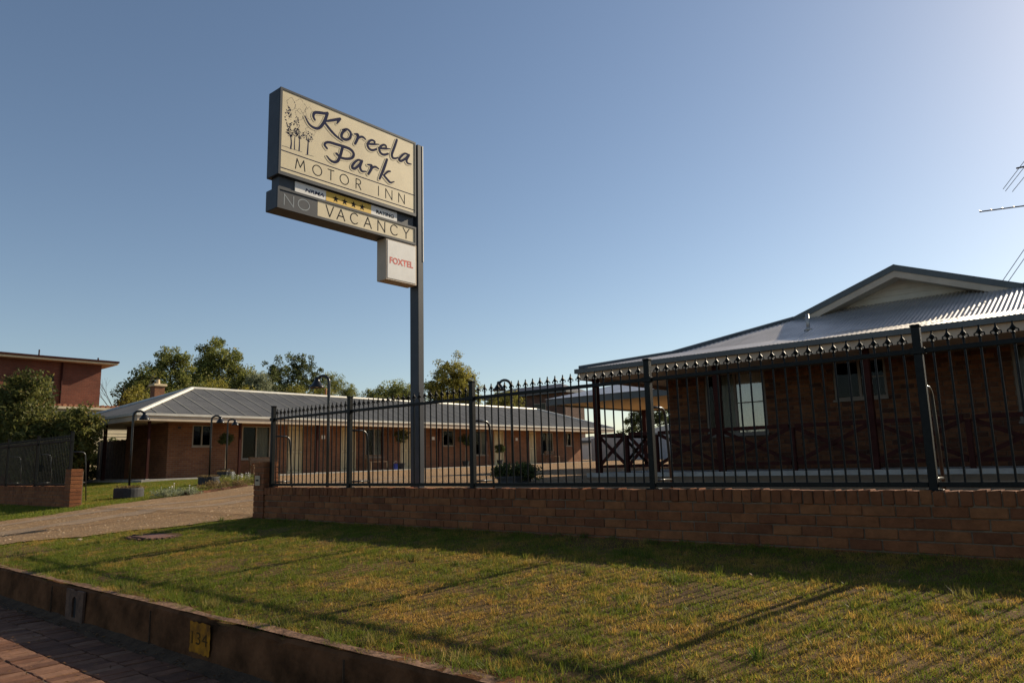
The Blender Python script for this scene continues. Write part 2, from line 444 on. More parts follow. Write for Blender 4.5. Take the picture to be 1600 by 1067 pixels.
# kerb, gutter
KX0,KX1=-12.6,14.0
kb=MB()
prof=[(2.672,-1.40),(2.688,-1.10),(2.688,-1.062),(2.706,-1.040),(2.86,-1.036),(2.86,-1.40)]
kn=320; vs=[]; fs=[]
for i in range(kn+1):
    x=KX0+(KX1-KX0)*i/kn
    for q,(y,z) in enumerate(prof): ch=(.016*max(0,float(vnoise(x,3,.11))-.62)/.38 if q in (2,3) else 0); vs.append((x,y+random.uniform(-.004,.004)+ch*.8,z+random.uniform(-.004,.004)+.008*math.sin(x*1.7)*(q in (2,3,4))-ch))
for i in range(kn):
    for k in range(5): fs.append((i*6+k,(i+1)*6+k,(i+1)*6+k+1,i*6+k+1))
fs.append((0,1,2,3,4,5)); fs.append(tuple(kn*6+k for k in (5,4,3,2,1,0)))
kb.add(vs,fs)
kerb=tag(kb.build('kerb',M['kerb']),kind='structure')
tp=MB(); vs=[];fs=[]
for i in range(121):
    x=KX0+(KX1-KX0)*i/120
    for y,z in ((2.7005,-1.0335),(2.775+.025*math.sin(i*.9)+random.uniform(-.015,.015),-1.0285)): vs.append((x,y,z+random.uniform(-.002,.003)))
for i in range(120): fs.append((i*2,i*2+2,i*2+3,i*2+1))
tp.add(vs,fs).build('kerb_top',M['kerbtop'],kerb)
# painted house number and stormwater outlet on the kerb face
pn=[]
for q in range(48):                                             # brushed paint with an uneven edge
    t_=q/12; k_=int(t_); f_=t_-k_; j_=random.uniform(-.006,.006)
    x_,z_=[(-5.43+.295*f_,-1.285+j_),(-5.135+j_,-1.285+.21*f_),(-5.135-.295*f_,-1.075+j_),(-5.43+j_,-1.075-.21*f_)][k_]
    pn.append((x_,2.6665,z_))
pt=MB().add(pn,[tuple(range(48))]).build('number_patch',M['yellow'],kerb)
for xj in (-10.9,-8.3,-6.1,-3.6,-1.2,1.2,3.7): MB().box(xj-.0025,xj+.0025,2.664,2.676,-1.36,-1.08).build('kerb_joint',M['silt'],kerb)
# drain outlet: block with round hole
ob=MB(); ob.box(-7.86,-7.705,2.652,2.672,-1.33,-1.06); ob.box(-7.605,-7.44,2.652,2.672,-1.33,-1.06); ob.box(-7.705,-7.605,2.652,2.672,-1.33,-1.30)
n_=8; vs=[(-7.705,y,-1.06) for y in (2.652,2.672)]+[(-7.605,y,-1.06) for y in (2.652,2.672)]
for q in range(n_):                                             # arched head of the opening
    a0,a1=math.pi*q/n_,math.pi*(q+1)/n_; p=[(-7.655-.05*math.cos(a),-1.165+.05*math.sin(a)) for a in (a0,a1)]
    ob.add([(p[0][0],2.652,p[0][1]),(p[1][0],2.652,p[1][1]),(p[1][0],2.652,-1.06),(p[0][0],2.652,-1.06),(p[0][0],2.672,p[0][1]),(p[1][0],2.672,p[1][1])],[(0,1,2,3),(0,4,5,1)])
out=ob.build('drain_outlet',M['stained'],kerb)
MB().box(-7.704,-7.606,2.6675,2.6715,-1.299,-1.10).build('drain_hole',M['dark'],out)

gutter=tag(MB().add([(KX0,1.612,-1.374),(KX1,1.612,-1.374),(KX1,2.69,-1.380),(KX0,2.69,-1.380)],[(0,1,2,3)]).build('gutter',M['mortar']),kind='structure')
pm=[]
for k in range(5):
    b=MB().cbox(-.055,.055,-.115,.115,-.03,.012,.006)
    b.v=[(x+random.uniform(-.003,.003),y+random.uniform(-.003,.003),z+random.uniform(-.0025,.0025)) for x,y,z in b.v]
    pm.append(b.mesh('paver',M['paver']))
for r in range(4):
    for i in range(46 if r==0 else 84):
        x=(-8.2 if r==0 else -10.2)+i*.1205+(.06 if r%2 else 0)
        o=link('paver',pm[random.randrange(5)],gutter,(x,1.745+r*.2405+random.uniform(-.004,.004),-1.378+random.uniform(-.004,.005)),random.uniform(-.02,.02))

# silt and leaf litter along the foot of the kerb
vs=[];fs=[];nl=160
for i in range(nl+1):
    x=-11+15*i/nl; wv=.05+.05*float(vnoise(x,1.0,.35))+.04*float(vnoise(x,4.0,.12))
    vs+=[(x,2.684,-1.325+.02*float(vnoise(x,8,.3))),(x,2.66-wv*.4,-1.345),(x,2.66-wv,-1.366)]
for i in range(nl):
    for k in range(2): fs.append((i*3+k+1,(i+1)*3+k+1,(i+1)*3+k,i*3+k))
MB().add(vs,fs).build('gutter_silt',M['silt'],gutter)['kind']='stuff'
def litter():
    rv=np.random.default_rng(41); n=900
    y=np.where(rv.random(n)<.6,2.66-np.abs(rv.normal(size=n))*.09,rv.uniform(1.6,2.66,n)); x=rv.uniform(-10.5,1,n); z=np.where(y>1.62,-1.355,-1.366)+rv.uniform(0,.012,n)
    y=np.minimum(y,2.65)
    C=np.stack([x,y,z],1); ax=rv.normal(size=(n,3))*np.array([1,1,.25]); ax/=np.linalg.norm(ax,axis=1)[:,None]; bx=np.cross(ax,[0,0,1.0]); L=rv.uniform(.015,.045,n)[:,None]
    V=np.stack([C-ax*L*.5,C+bx*L*.22+[0,0,.004],C+ax*L*.5,C-bx*L*.22+[0,0,.006]],1).reshape(-1,3)
    c=np.ones((n,4)); t=rv.random((n,1)); c[:,:3]=np.array([.10,.05,.025])*(1-t)+np.array([.36,.20,.08])*t
    o=link('leaf_litter',np_mesh('leaf_litter',V,np.arange(n*4).reshape(-1,4),M['leaf'],np.repeat(c,4,0)),gutter); o['kind']='stuff'
litter()

# ---------------------------------------------------------------- text and strokes
def text_mesh(name, txt, h, mat, bold=0.0, wx=1.0, italic=0.0):
    """flat text in the local x (right), y (up) plane; h is the cap height, origin bottom left"""
    c=bpy.data.curves.new(name,'FONT'); c.body=txt; c.size=1; c.offset=bold; c.shear=italic; c.resolution_u=3
    o=bpy.data.objects.new(name,c); COL.objects.link(o)
    bpy.context.view_layer.update()
    me=bpy.data.meshes.new_from_object(o.evaluated_get(bpy.context.evaluated_depsgraph_get()))
    bpy.data.objects.remove(o); bpy.data.curves.remove(c)
    xs=[v.co.x for v in me.vertices]; ysv=[v.co.y for v in me.vertices]
    x0,y0=min(xs),min(ysv); s=h/(max(ysv)-y0)
    for v in me.vertices: v.co=((v.co.x-x0)*s*wx,(v.co.y-y0)*s,0)
    me.materials.clear(); me.materials.append(mat); me.name=name
    return me,(max(xs)-x0)*s*wx

def on_face(me, X, Y, Z):
    """stand a flat (x right, y up) mesh on a face that looks towards +x: right is +y, up is +z"""
    for v in me.vertices: v.co=(X,Y+v.co.x,Z+v.co.y)
    return me

def crom(pts,n=6):
    P=[np.array(p,float) for p in pts]
    if len(P)<3: return P
    P=[2*P[0]-P[1]]+P+[2*P[-1]-P[-2]]; out=[]
    for i in range(1,len(P)-2):
        for t in np.linspace(0,1,n,endpoint=False):
            a,b,c,d=P[i-1:i+3]
            out.append(.5*((2*b)+(-a+c)*t+(2*a-5*b+4*c-d)*t*t+(-a+3*b-3*c+d)*t**3))
    out.append(P[-2]); return out

def ribbon(mb, pts, wd, X, Y0, Z0, smooth=True, round_=True):
    """brush stroke: pts (u,v) in metres on the +x face"""
    P=crom(pts) if smooth else [np.array(p,float) for p in pts]
    n=len(P); 
    W=[wd(i/(n-1)) if callable(wd) else wd for i in range(n)]
    vs=[];fs=[]
    for i,p in enumerate(P):
        d=P[min(i+1,n-1)]-P[max(i-1,0)]; d=d/(np.linalg.norm(d)+1e-9); nn=np.array([-d[1],d[0]])
        for s in (-1,1):
            q=p+nn*s*W[i]/2; vs.append((X,Y0+q[0],Z0+q[1]))
    for i in range(n-1): fs.append((2*i,2*i+2,2*i+3,2*i+1))
    mb.add(vs,fs)
    if round_:
        for p,w_,k in ((P[0],W[0],0),(P[-1],W[-1],1)):
            c=[(X+.00002+.00001*k,Y0+p[0]+w_/2*math.cos(t),Z0+p[1]+w_/2*math.sin(t)) for t in np.linspace(0,2*math.pi,10,endpoint=False)]
            mb.add(c,[tuple(range(10))])

# ---------------------------------------------------------------- motel sign
def build_sign():
    YL,ZB,XF=4.73,3.67,-7.854
    s=empty('motel_sign',(-7.96,7.15,-.68),'tall charcoal pole sign with cream motel panels rising above the fence','sign')
    s_loc=Vector(s.location)
    def P(mb,name,mat,par=None,smooth=False):
        o=mb.build(name,mat,par or s,smooth=smooth)
        if par is None: o.location=-s_loc
        return o
    def T(me,name,par): return link(name,me,par)
    pole=P(MB().cbox(-8.052,-7.868,7.095,7.205,-.70,4.845,.006),'pole',M['pole'])
    P(MB().box(-7.868,-7.8615,7.1895,7.2045,3.0,4.84),'pole_trim',M['alu'],pole)
    P(MB().cbox(-7.95,-7.92,7.207,7.24,2.72,2.78,.004),'photo_cell',M['signwhite'],pole)
    # main cabinet
    cab=P(MB().cbox(-8.13,XF-.012,YL,7.045,ZB+.0,ZB+1.18,.008),'main_cabinet',M['pole'])
    fr=MB()
    fr.box(XF-.012,XF+.004,YL+.001,7.044,ZB+1.150,ZB+1.179); fr.box(XF-.012,XF+.004,YL+.001,7.044,ZB+.001,ZB+.046)
    fr.box(XF-.012,XF+.004,YL+.001,YL+.032,ZB+.046,ZB+1.150); fr.box(XF-.012,XF+.004,7.022,7.044,ZB+.046,ZB+1.150)
    P(fr,'panel_frame',M['pole'],cab)
    P(MB().box(XF-.012,XF-.004,YL+.0325,7.0215,ZB+.0465,ZB+1.1495),'panel_face',M['cream'],cab)
    F0=XF-.004
    # lettering
    mm=lambda L:[(a/1000,b/1000) for a,b in L]
    strokes=[
     ([(525,907),(500,953),(520,1008),(595,1036),(663,1052),(720,1070)],.024,.034),
     ([(720,1075),(691,981),(644,881),(584,809),(510,793),(435,821),(371,906)],.040,.014),
     ([(670,938),(765,983),(858,1030),(929,1068)],.020,.034),([(924,1066),(902,1029),(875,976)],.036,.012),
     ([(665,937),(767,855),(862,797),(974,756)],.030,.016),
     ([(971,921),(1051,958),(1111,921),(1094,840),(1021,794),(957,812),(969,878),(1027,941)],.020,.034),
     ([(723,568),(684,606),(709,646),(771,669),(864,675),(975,683),(1104,680),(1164,631),(1135,563),(1058,524),(954,509),(874,543)],.026,.030),
     ([(978,679),(942,544),(903,451),(845,410),(775,420),(721,460)],.040,.016),
     ([(1176,929),(1234,940),(1226,877),(1186,789)],.020,.034),([(1221,868),(1276,920),(1326,932),(1369,913)],.024,.018),
     ([(1395,858),(1497,883),(1607,917)],.026,.012),([(1523,892),(1532,933),(1480,940),(1425,897),(1403,832),(1441,792),(1498,793),(1562,828)],.018,.030),
     ([(1602,859),(1708,885),(1818,916)],.026,.012),([(1735,893),(1742,934),(1699,941),(1639,895),(1616,831),(1652,791),(1709,791),(1775,827)],.018,.030),
     ([(1944,1100),(1898,975),(1851,850),(1862,798),(1907,796),(1963,825)],.034,.020),
     ([(2182,937),(2103,935),(2031,871),(1987,807),(2024,793),(2103,851),(2182,937)],.022,.030),([(2182,937),(2133,845),(2155,799),(2226,804)],.034,.014),
     ([(1308,571),(1238,563),(1169,494),(1138,429),(1182,419),(1255,493),(1308,571)],.022,.030),([(1308,571),(1275,471),(1309,420),(1381,436)],.034,.014),
     ([(1409,548),(1478,554),(1466,493),(1421,412)],.020,.034),([(1461,484),(1509,539),(1557,556),(1604,542)],.024,.018),
     ([(1757,733),(1692,561),(1622,398)],.034,.030),([(1822,570),(1772,549),(1698,474)],.020,.020),([(1698,474),(1773,423),(1826,399),(1893,431)],.030,.012)]
    wf=lambda a,b,e:(lambda t:(a+(b-a)*t)+.010*math.sin(math.pi*t)+e)
    halo=MB(); fill=MB(); ink=MB(); k=0
    for i,(L,a,b) in enumerate(strokes):
        sh=[(u-.012,v-.013) for u,v in mm(L)]; d=i*.00006
        ribbon(halo,sh,wf(a,b,.024),F0+.0008+d,YL,ZB); ribbon(fill,sh,wf(a,b,.019),F0+.0026+d,YL,ZB); ribbon(ink,mm(L),wf(a,b,.002),F0+.0046+d,YL,ZB)
        if i+1 in (5,6,8,10,12,14,15,17,19,21,24):              # last stroke of a letter
            lt=P(ink,'script_letter',M['navy'],cab); P(fill,'letter_halo',M['cream'],lt); P(halo,'letter_outline',M['doorline'],lt); halo=MB(); fill=MB(); ink=MB()
    # printed grove of trees
    tr=MB()
    for L,a,b in (([(173,391),(180,470),(167,574)],.022,.012),([(229,396),(226,480),(231,569)],.014,.008),([(297,399),(300,500),(294,617)],.018,.010),([(423,393),(428,500),(433,610)],.022,.012),
                  ([(433,560),(400,620),(380,650)],.008,.004),([(433,570),(465,625),(490,640)],.008,.004),([(294,560),(270,610),(262,650)],.008,.004),([(294,570),(330,620),(345,650)],.008,.004),([(167,540),(140,590),(120,620)],.008,.004),([(167,550),(200,600),(215,625)],.008,.004),
                  ([(48,383),(110,392),(170,385),(230,392),(343,394)],.006,.003),([(395,379),(450,385),(519,389)],.006,.003)):
        ribbon(tr,mm(L),(lambda a,b:(lambda t:a+(b-a)*t))(a,b),F0+.001,YL,ZB)
    rr=random.Random(3)
    def fleck(u,v,r):
        k=rr.randint(4,6); t0=rr.random()*6
        tr.add([(F0+.001,YL+u+r*rr.uniform(.5,1.3)*math.cos(t0+i*6.283/k),ZB+v+r*rr.uniform(.5,1.3)*math.sin(t0+i*6.283/k)) for i in range(k)],[tuple(range(k))])
    for cu,cv,ru,rv,nn in ((.13,.76,.055,.20,85),(.25,.72,.045,.14,55),(.30,.62,.07,.07,36),(.43,.645,.085,.075,36),(.17,.60,.07,.06,30)):
        for _ in range(nn):
            t=rr.random()*6.283; q=rr.random()**.45
            fleck(cu+ru*q*math.cos(t),cv+rv*q*math.sin(t),rr.uniform(.005,.0115))
    for cu,cv,ru,rv in ((.165,1.0,.06,.08),(.30,1.02,.085,.09),(.29,.90,.06,.07),(.44,.97,.06,.08),(.46,.72,.07,.06)):
        t=0
        while t<6.1:                                    # broken outline of the pale crowns
            q=[(cu+ru*(1+.12*math.sin(5*a))*math.cos(a),cv+rv*(1+.12*math.cos(4*a))*math.sin(a)) for a in (t,t+.15,t+.3)]
            ribbon(tr,q,.0032,F0+.001,YL,ZB); t+=rr.uniform(.36,.55)
    P(tr,'tree_print',M['navy'],cab)['kind']='stuff'
    # ruled lines and capitals
    ln=MB()
    for v in (.328,.094): ln.box(F0-.001,F0+.0014,YL+.033,7.021,ZB+v-.006,ZB+v+.006)
    P(ln,'ruled_line',M['doorline' if False else 'navy'],cab)
    def caps(mb,ch,u0,u1,v0,v1,wd,X):
        q=lambda *p:[(u0+(u1-u0)*a,v0+(v1-v0)*b) for a,b in p]
        st={'M':[q((0,0),(.14,1),(.5,.25),(.86,1),(1,0))],'T':[q((0,1),(1,1)),q((.5,1),(.5,0))],'I':[q((.5,0),(.5,1))],'N':[q((0,0),(0,1),(1,0),(1,1))],
            'V':[q((0,1),(.5,0),(1,1))],'A':[q((0,0),(.5,1),(1,0)),q((.2,.35),(.8,.35))],'Y':[q((0,1),(.5,.48),(1,1)),q((.5,.48),(.5,0))],
            'R':[q((0,0),(0,1),(.55,1),(.85,.92),(.95,.74),(.82,.56),(.5,.49),(0,.49)),q((.45,.49),(1,0))],
            'O':[[(u0+(u1-u0)*(.5+.5*math.cos(t)),v0+(v1-v0)*(.5+.5*math.sin(t))) for t in np.linspace(0,6.2832,29)]],
            'C':[[(u0+(u1-u0)*(.55+.55*math.cos(t)),v0+(v1-v0)*(.5+.5*math.sin(t))) for t in np.linspace(.75,5.53,24)]]}[ch]
        for L in st:
            for j,(a,b) in enumerate(zip(L[:-1],L[1:])): ribbon(mb,[a,b],wd,X+.00004*(j%7)+.0003*(L is not st[0]),YL,ZB,False,True)
    for ch,u0,u1 in (('M',.25,.39),('O',.508,.648),('T',.745,.842),('O',.943,1.083),('R',1.211,1.295),('I',1.596,1.616),('N',1.738,1.855),('N',1.981,2.092)):
        cp=MB(); caps(cp,ch,u0,u1,.142,.282,.0135,F0+.0008); P(cp,'capital_letter',M['signblack'],cab)
    # neck between the cabinets with the rating strip
    P(MB().box(-8.08,XF-.06,YL+.05,7.04,ZB-.18,ZB+.01),'cabinet_neck',M['pole'])
    stp=P(MB().box(XF-.06,XF-.045,YL+.277,YL+1.983,ZB-.158,ZB-.012),'rating_strip',M['signwhite'])
    P(MB().box(XF-.046,XF-.043,YL+.75,YL+1.507,ZB-.156,ZB-.014),'yellow_panel',M['signyellow'],stp)
    for k in range(4):
        st=MB(); cu,cv=.905+k*.148,-.088
        st.add([(XF-.0415,YL+cu+(.052 if i%2==0 else .021)*math.sin(i*math.pi/5),ZB+cv+(.052 if i%2==0 else .021)*math.cos(i*math.pi/5)) for i in range(10)],[tuple(range(10))]); P(st,'star',M['signblack'],stp)
    me,wd=text_mesh('strip_lettering','NRMA',.05,M['navy'],.02,1.5,.15); T(on_face(me,XF-.0435,YL+.43,ZB-.112),'strip_lettering',stp)
    me,wd=text_mesh('strip_lettering','RATING',.055,M['signblack'],.03,1.25); T(on_face(me,XF-.0435,YL+1.60,ZB-.115),'strip_lettering',stp)
    # lower cabinet
    low=P(MB().cbox(-8.13,XF-.012,YL,7.045,ZB-.446,ZB-.168,.008),'vacancy_cabinet',M['pole'])
    fr=MB()
    fr.box(XF-.012,XF+.004,YL+.001,7.044,ZB-.198,ZB-.169); fr.box(XF-.012,XF+.004,YL+.001,7.044,ZB-.445,ZB-.412)
    fr.box(XF-.012,XF+.004,YL+.001,YL+.026,ZB-.412,ZB-.198); fr.box(XF-.012,XF+.004,7.022,7.044,ZB-.412,ZB-.198)
    P(fr,'panel_frame',M['pole'],low)
    P(MB().box(XF-.012,XF-.006,YL+.597,7.0215,ZB-.4115,ZB-.1985),'panel_face',M['cream'],low)
    P(MB().box(XF-.012,XF-.006,YL+.0265,YL+.5955,ZB-.4115,ZB-.1985),'unlit_panel',M['pole'],low)
    for ch,u0,u1 in (('V',.728,.845),('A',.903,1.031),('C',1.126,1.250),('A',1.357,1.484),('N',1.60,1.725),('C',1.833,1.962),('Y',2.068,2.182)):
        cp=MB(); caps(cp,ch,u0,u1,-.378,-.228,.0145,F0-.0008); P(cp,'capital_letter',M['signblack'],low)
    for ch,u0,u1 in (('N',.10,.235),('O',.30,.47)): cp=MB(); caps(cp,ch,u0,u1,-.385,-.245,.012,F0-.0008); P(cp,'unlit_letter',M['greyneon'],low)
    # small square cabinet
    box=P(MB().cbox(-8.065,XF-.006,YL+1.747,7.06,ZB-1.062,ZB-.4475,.006),'square_cabinet',M['fascia'])
    P(MB().box(XF-.006,XF-.001,YL+1.775,7.032,ZB-1.035,ZB-.475),'panel_face',M['signwhite'],box)
    me,wd=text_mesh('red_lettering','FOXTEL',.098,M['signred'],.032,1.0); sc=.445/wd
    for v in me.vertices: v.co.x*=sc
    T(on_face(me,XF+.0005,YL+1.812,ZB-.815),'red_lettering',box)
build_sign()

me,wd=text_mesh('number_lettering','134',.085,M['fadedblack'],.0,1.0)
for v in me.vertices: v.co=(-5.40+v.co.x*.235/wd,2.6645,-1.225+v.co.y)
link('number_lettering',me,pt)

# ---------------------------------------------------------------- brick walls on the street
def brick_meshes(prefix,mat,L,Dp,H,n=5,jit=.0025,c=.005):
    out=[]
    for k in range(n):
        b=MB().cbox(0,L,0,Dp,0,H,c)
        b.v=[(x+random.uniform(-jit,jit),y+random.uniform(-jit,jit),z+random.uniform(-jit,jit)) for x,y,z in b.v]
        out.append(b.mesh(prefix,mat))
    return out
def mass_mesh(name, items, mat, parent):
    """items (x0,x1,y0,y1,z0,z1): joined bricks with a random tint each"""
    b=MB(); rn=[]
    for it in items:
        k=len(b.f); b.cbox(*it,.005); rn+= [random.random()]*(len(b.f)-k)
    me=b.mesh(name,mat); a=me.attributes.new('rnd','FLOAT','FACE'); a.data.foreach_set('value',rn)
    o=link(name,me,parent); o['kind']='stuff'; return o

def street_wall(name,label,x0,x1,pier_side,view=None):
    t=empty(name,(0,0,0),label,'wall')
    TH=.225
    MB().box(x0+.012,x1-.012,WF+.012,WF+TH-.012,-.84,-.298).build('mortar',M['mortar'],t)
    bm=brick_meshes('brick',M['brick'],.23,.218,.076); cm=brick_meshes('capping_brick',M['brick'],.076,.23,.105,5,.004)
    hm=brick_meshes('brick',M['brick'],.11,.218,.076)
    rest=[]; parts=[]
    for c in range(5):
        z=-.395-.086*(c+1)+.005; x=x0+(.12 if c%2 else 0)
        if c%2: parts.append((hm,x0,z,.11))
        while x<x1-.05:
            if x+.24<=x1+.02: parts.append((bm,x,z,.23))
            else: parts.append((hm,x,z,.11))
            x+=.24
    n_=0
    for ms,x,z,L in parts:
        if view is None or view[0]<=x<=view[1]:
            o=link('brick',random.choice(ms),t,(x+random.uniform(-.003,.003),WF+random.uniform(-.003,.004),z+random.uniform(-.002,.002)),0)
        else: rest.append((x,x+L,WF,WF+.218,z,z+.076))
    x=x0; 
    while x<x1-.04:
        z=-.390
        if view is None or view[0]<=x<=view[1]:
            link('capping_brick',random.choice(cm),t,(x+random.uniform(-.002,.002),WF-.003+random.uniform(-.005,.005),z+random.uniform(-.005,.006)),random.uniform(-.012,.012))
        else: rest.append((x,x+.076,WF-.003,WF+.227,z,z+.105))
        x+=.0862
    if rest: mass_mesh('brick_mass',rest,M['brick_mass'],t)
    # pier at the driveway end
    px0,px1=pier_side
    pier=MB().box(px0+.01,px1-.01,WF-.008,WF+.245,-.85,.052).build('pier_core',M['mortar'],t)
    w2=(px1-px0-.01)/2
    hb=brick_meshes('brick',M['brick'],w2,.25,.076,4); fb=brick_meshes('brick',M['brick'],px1-px0,.25,.076,4)
    z=-.83; k=0
    while z<.03:
        if k%2: link('brick',random.choice(fb),t,(px0,WF-.02+random.uniform(-.002,.003),z))
        else:
            for q in (0,1): link('brick',random.choice(hb),t,(px0+q*(w2+.01),WF-.02+random.uniform(-.002,.003),z))
        z+=.086; k+=1
    return t
wall=street_wall('brick_wall','long low red brick wall under the near iron fence',-10.37,4.6,(-10.66,-10.375),(-10.4,-.35))
# slotted letter plate on the pier
pl=MB().cbox(-10.605,-10.465,WF-.034,WF-.021,-.255,-.10,.004).build('letter_plate',M['stone'],wall)
MB().box(-10.575,-10.495,WF-.0365,WF-.0335,-.185,-.16).build('letter_slot',M['dark'],pl)
street_wall('brick_wall','low red brick wall left of the driveway with a sunlit end pier',-31.0,-18.83,(-18.825,-18.47),(-24.3,-18))

# ---------------------------------------------------------------- iron fences
def finial_mesh():
    b=MB()
    b.lathe([(.003,0),(.011,.002),(.014,.008),(.011,.014),(.008,.016)],8)
    # spear head
    for a in (0,1):
        pass
    vs=[(-.003,0,.016),(.003,0,.016),(.020,0,.040),(.006,0,.062),(0,0,.088),(-.006,0,.062),(-.020,0,.040)]
    f=[(x,-.006,z) for x,_,z in vs]; k=[(x,.006,z) for x,_,z in vs]; n=7
    b.add(f+k,[tuple(range(n)),tuple(range(2*n-1,n-1,-1))]+[(i,i+n,(i+1)%n+n,(i+1)%n) for i in range(n)])
    vs=[(y,x,z) for x,y,z in f]+[(y,x,z) for x,y,z in k]
    b.add(vs,[tuple(range(n))[::-1],tuple(range(n,2*n))]+[((i+1)%n,(i+1)%n+n,i+n,i) for i in range(n)])
    # curled wings
    for sx in (-1,1):
        b.tube([(0,0,.030),(sx*.018,0,.036),(sx*.031,0,.030),(sx*.033,0,.020),(sx*.026,0,.016)],[.005,.005,.005,.0055,.006],6)
    return b.mesh('finial',M['iron'])
FIN=finial_mesh()
PICK=MB().tube([(0,0,-.262),(0,0,.830)],.0085,8).mesh('picket',M['iron'])
YF=6.27
def iron_fence(name,label,posts,stays=True,zoff=0.0):
    t=empty(name,(0,YF,-.28),label,'fence')
    L=Vector((0,-YF,.28))
    for x in posts:
        p=MB(); p.cbox(x-.030,x+.030,YF-.030,YF+.030,-.28,.955,.004); o=p.build('post',M['iron'],t,L)
        MB().cbox(x-.036,x+.036,YF-.036,YF+.036,.955,.975,.005).build('post_cap',M['iron'],o)
        MB().cbox(x-.06,x+.06,YF-.055,YF+.055,-.287,-.277,.002).build('base_plate',M['iron'],o)
        br=MB(); br.cbox(x-.052,x+.052,YF-.040,YF+.026,.742,.790,.003); br.build('rail_bracket',M['iron'],o)
        if stays:
            y0=YF+.03
            pts=[(x,y0,.50),(x,y0+.18,.50)]+[(x,y0+.18+.09*math.sin(a),.41+.09*math.cos(a)) for a in np.linspace(.3,1.5,5)]+[(x,y0+.29,.2),(x,y0+.35,-.62)]
            MB().tube(pts,.014,8).build('stay',M['galv'],t,L,smooth=True)
            MB().tube([(x,y0,-.205),(x,y0+.31,-.205)],.012,8).build('stay_brace',M['galv'],t,L,smooth=True)
    for a,b in zip(posts[:-1],posts[1:]):
        MB().cbox(a+.033,b-.033,YF-.018,YF+.018,.750,.786,.003).build('top_rail',M['iron'],t,L)
        MB().cbox(a+.033,b-.033,YF-.018,YF+.018,-.262,-.222,.003).build('bottom_rail',M['iron'],t,L)
        k=max(2,int(round((b-a)/.1035))-1)
        for i in range(k):
            x=a+(b-a)*(i+1)/(k+1)
            o=link('picket',PICK,t,(x,0,.28),random.uniform(-.06,.06))
            link('finial',FIN,o,(0,0,.822)).scale=(1.05,1.05,1.08)
    return t
iron_fence('iron_fence','black spear topped iron fence standing on the long brick wall',[-10.335,-8.38,-6.01,-3.617,-1.237,1.143,3.52])
iron_fence('iron_fence','black iron fence left of the driveway on the shaded low wall',[-28.35,-25.97,-23.59,-21.21,-18.90])

# ---------------------------------------------------------------- roofs of corrugated iron
def sheets(parent, O, A, B, length, bmax, zf, mat, pitch, amp, rows, sheet=.762, name='roof_sheet', lap=None, seg=6):
    """O eave start, A along the eave, B inward (unit, horizontal); bmax(a) reach inward; zf(b) height"""
    A=np.array(A,float); B=np.array(B,float); O=np.array(O,float)
    n=max(1,int(math.ceil(length/sheet)))
    for i in range(n):
        a0=i*sheet; a1=min(length,(i+1)*sheet)
        na=max(2,int(round((a1-a0)/pitch*seg)))
        vs=[];fs=[]; lift=.0015*(i%2)
        for k in range(na+1):
            a=a0+(a1-a0)*k/na; bm=max(.002,bmax(a)); rr=[min(r,bm) for r in rows if r<bm]+[bm]
            rr=rr+[bm]*(len(rows)+1-len(rr))
            dz=amp*math.cos(2*math.pi*a/pitch)
            for b in rr:
                p=O+A*a+B*b; vs.append((p[0],p[1],zf(b)+dz+lift))
        m=len(rows)+1
        for k in range(na):
            for j in range(m-1): fs.append((k*m+j,(k+1)*m+j,(k+1)*m+j+1,k*m+j+1))
        o=MB().add(vs,fs).build(name,mat,parent,smooth=True)
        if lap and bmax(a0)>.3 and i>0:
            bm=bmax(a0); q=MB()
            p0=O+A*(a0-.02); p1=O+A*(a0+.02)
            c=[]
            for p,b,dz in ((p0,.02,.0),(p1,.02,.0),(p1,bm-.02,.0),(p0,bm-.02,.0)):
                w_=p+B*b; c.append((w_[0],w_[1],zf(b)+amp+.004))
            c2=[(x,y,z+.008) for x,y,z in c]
            q.add(c+c2,[(4,5,6,7),(0,1,5,4),(1,2,6,5),(2,3,7,6),(3,0,4,7)]); q.build('lap_glint',lap,o)  # raised lap strip, coloured pale as its glint

def rects(u0,u1,v0,v1,holes):
    """split a rectangle around holes (hu0,hu1,hv0,hv1)"""
    us=sorted({u0,u1,*[h[0] for h in holes],*[h[1] for h in holes]}); out=[]
    for a,b in zip(us[:-1],us[1:]):
        cur=v0
        for h in sorted([h for h in holes if h[0]<=a+1e-6 and h[1]>=b-1e-6],key=lambda h:h[2]):
            if h[2]>cur: out.append((a,b,cur,h[2]))
            cur=h[3]
        if cur<v1: out.append((a,b,cur,v1))
    return out

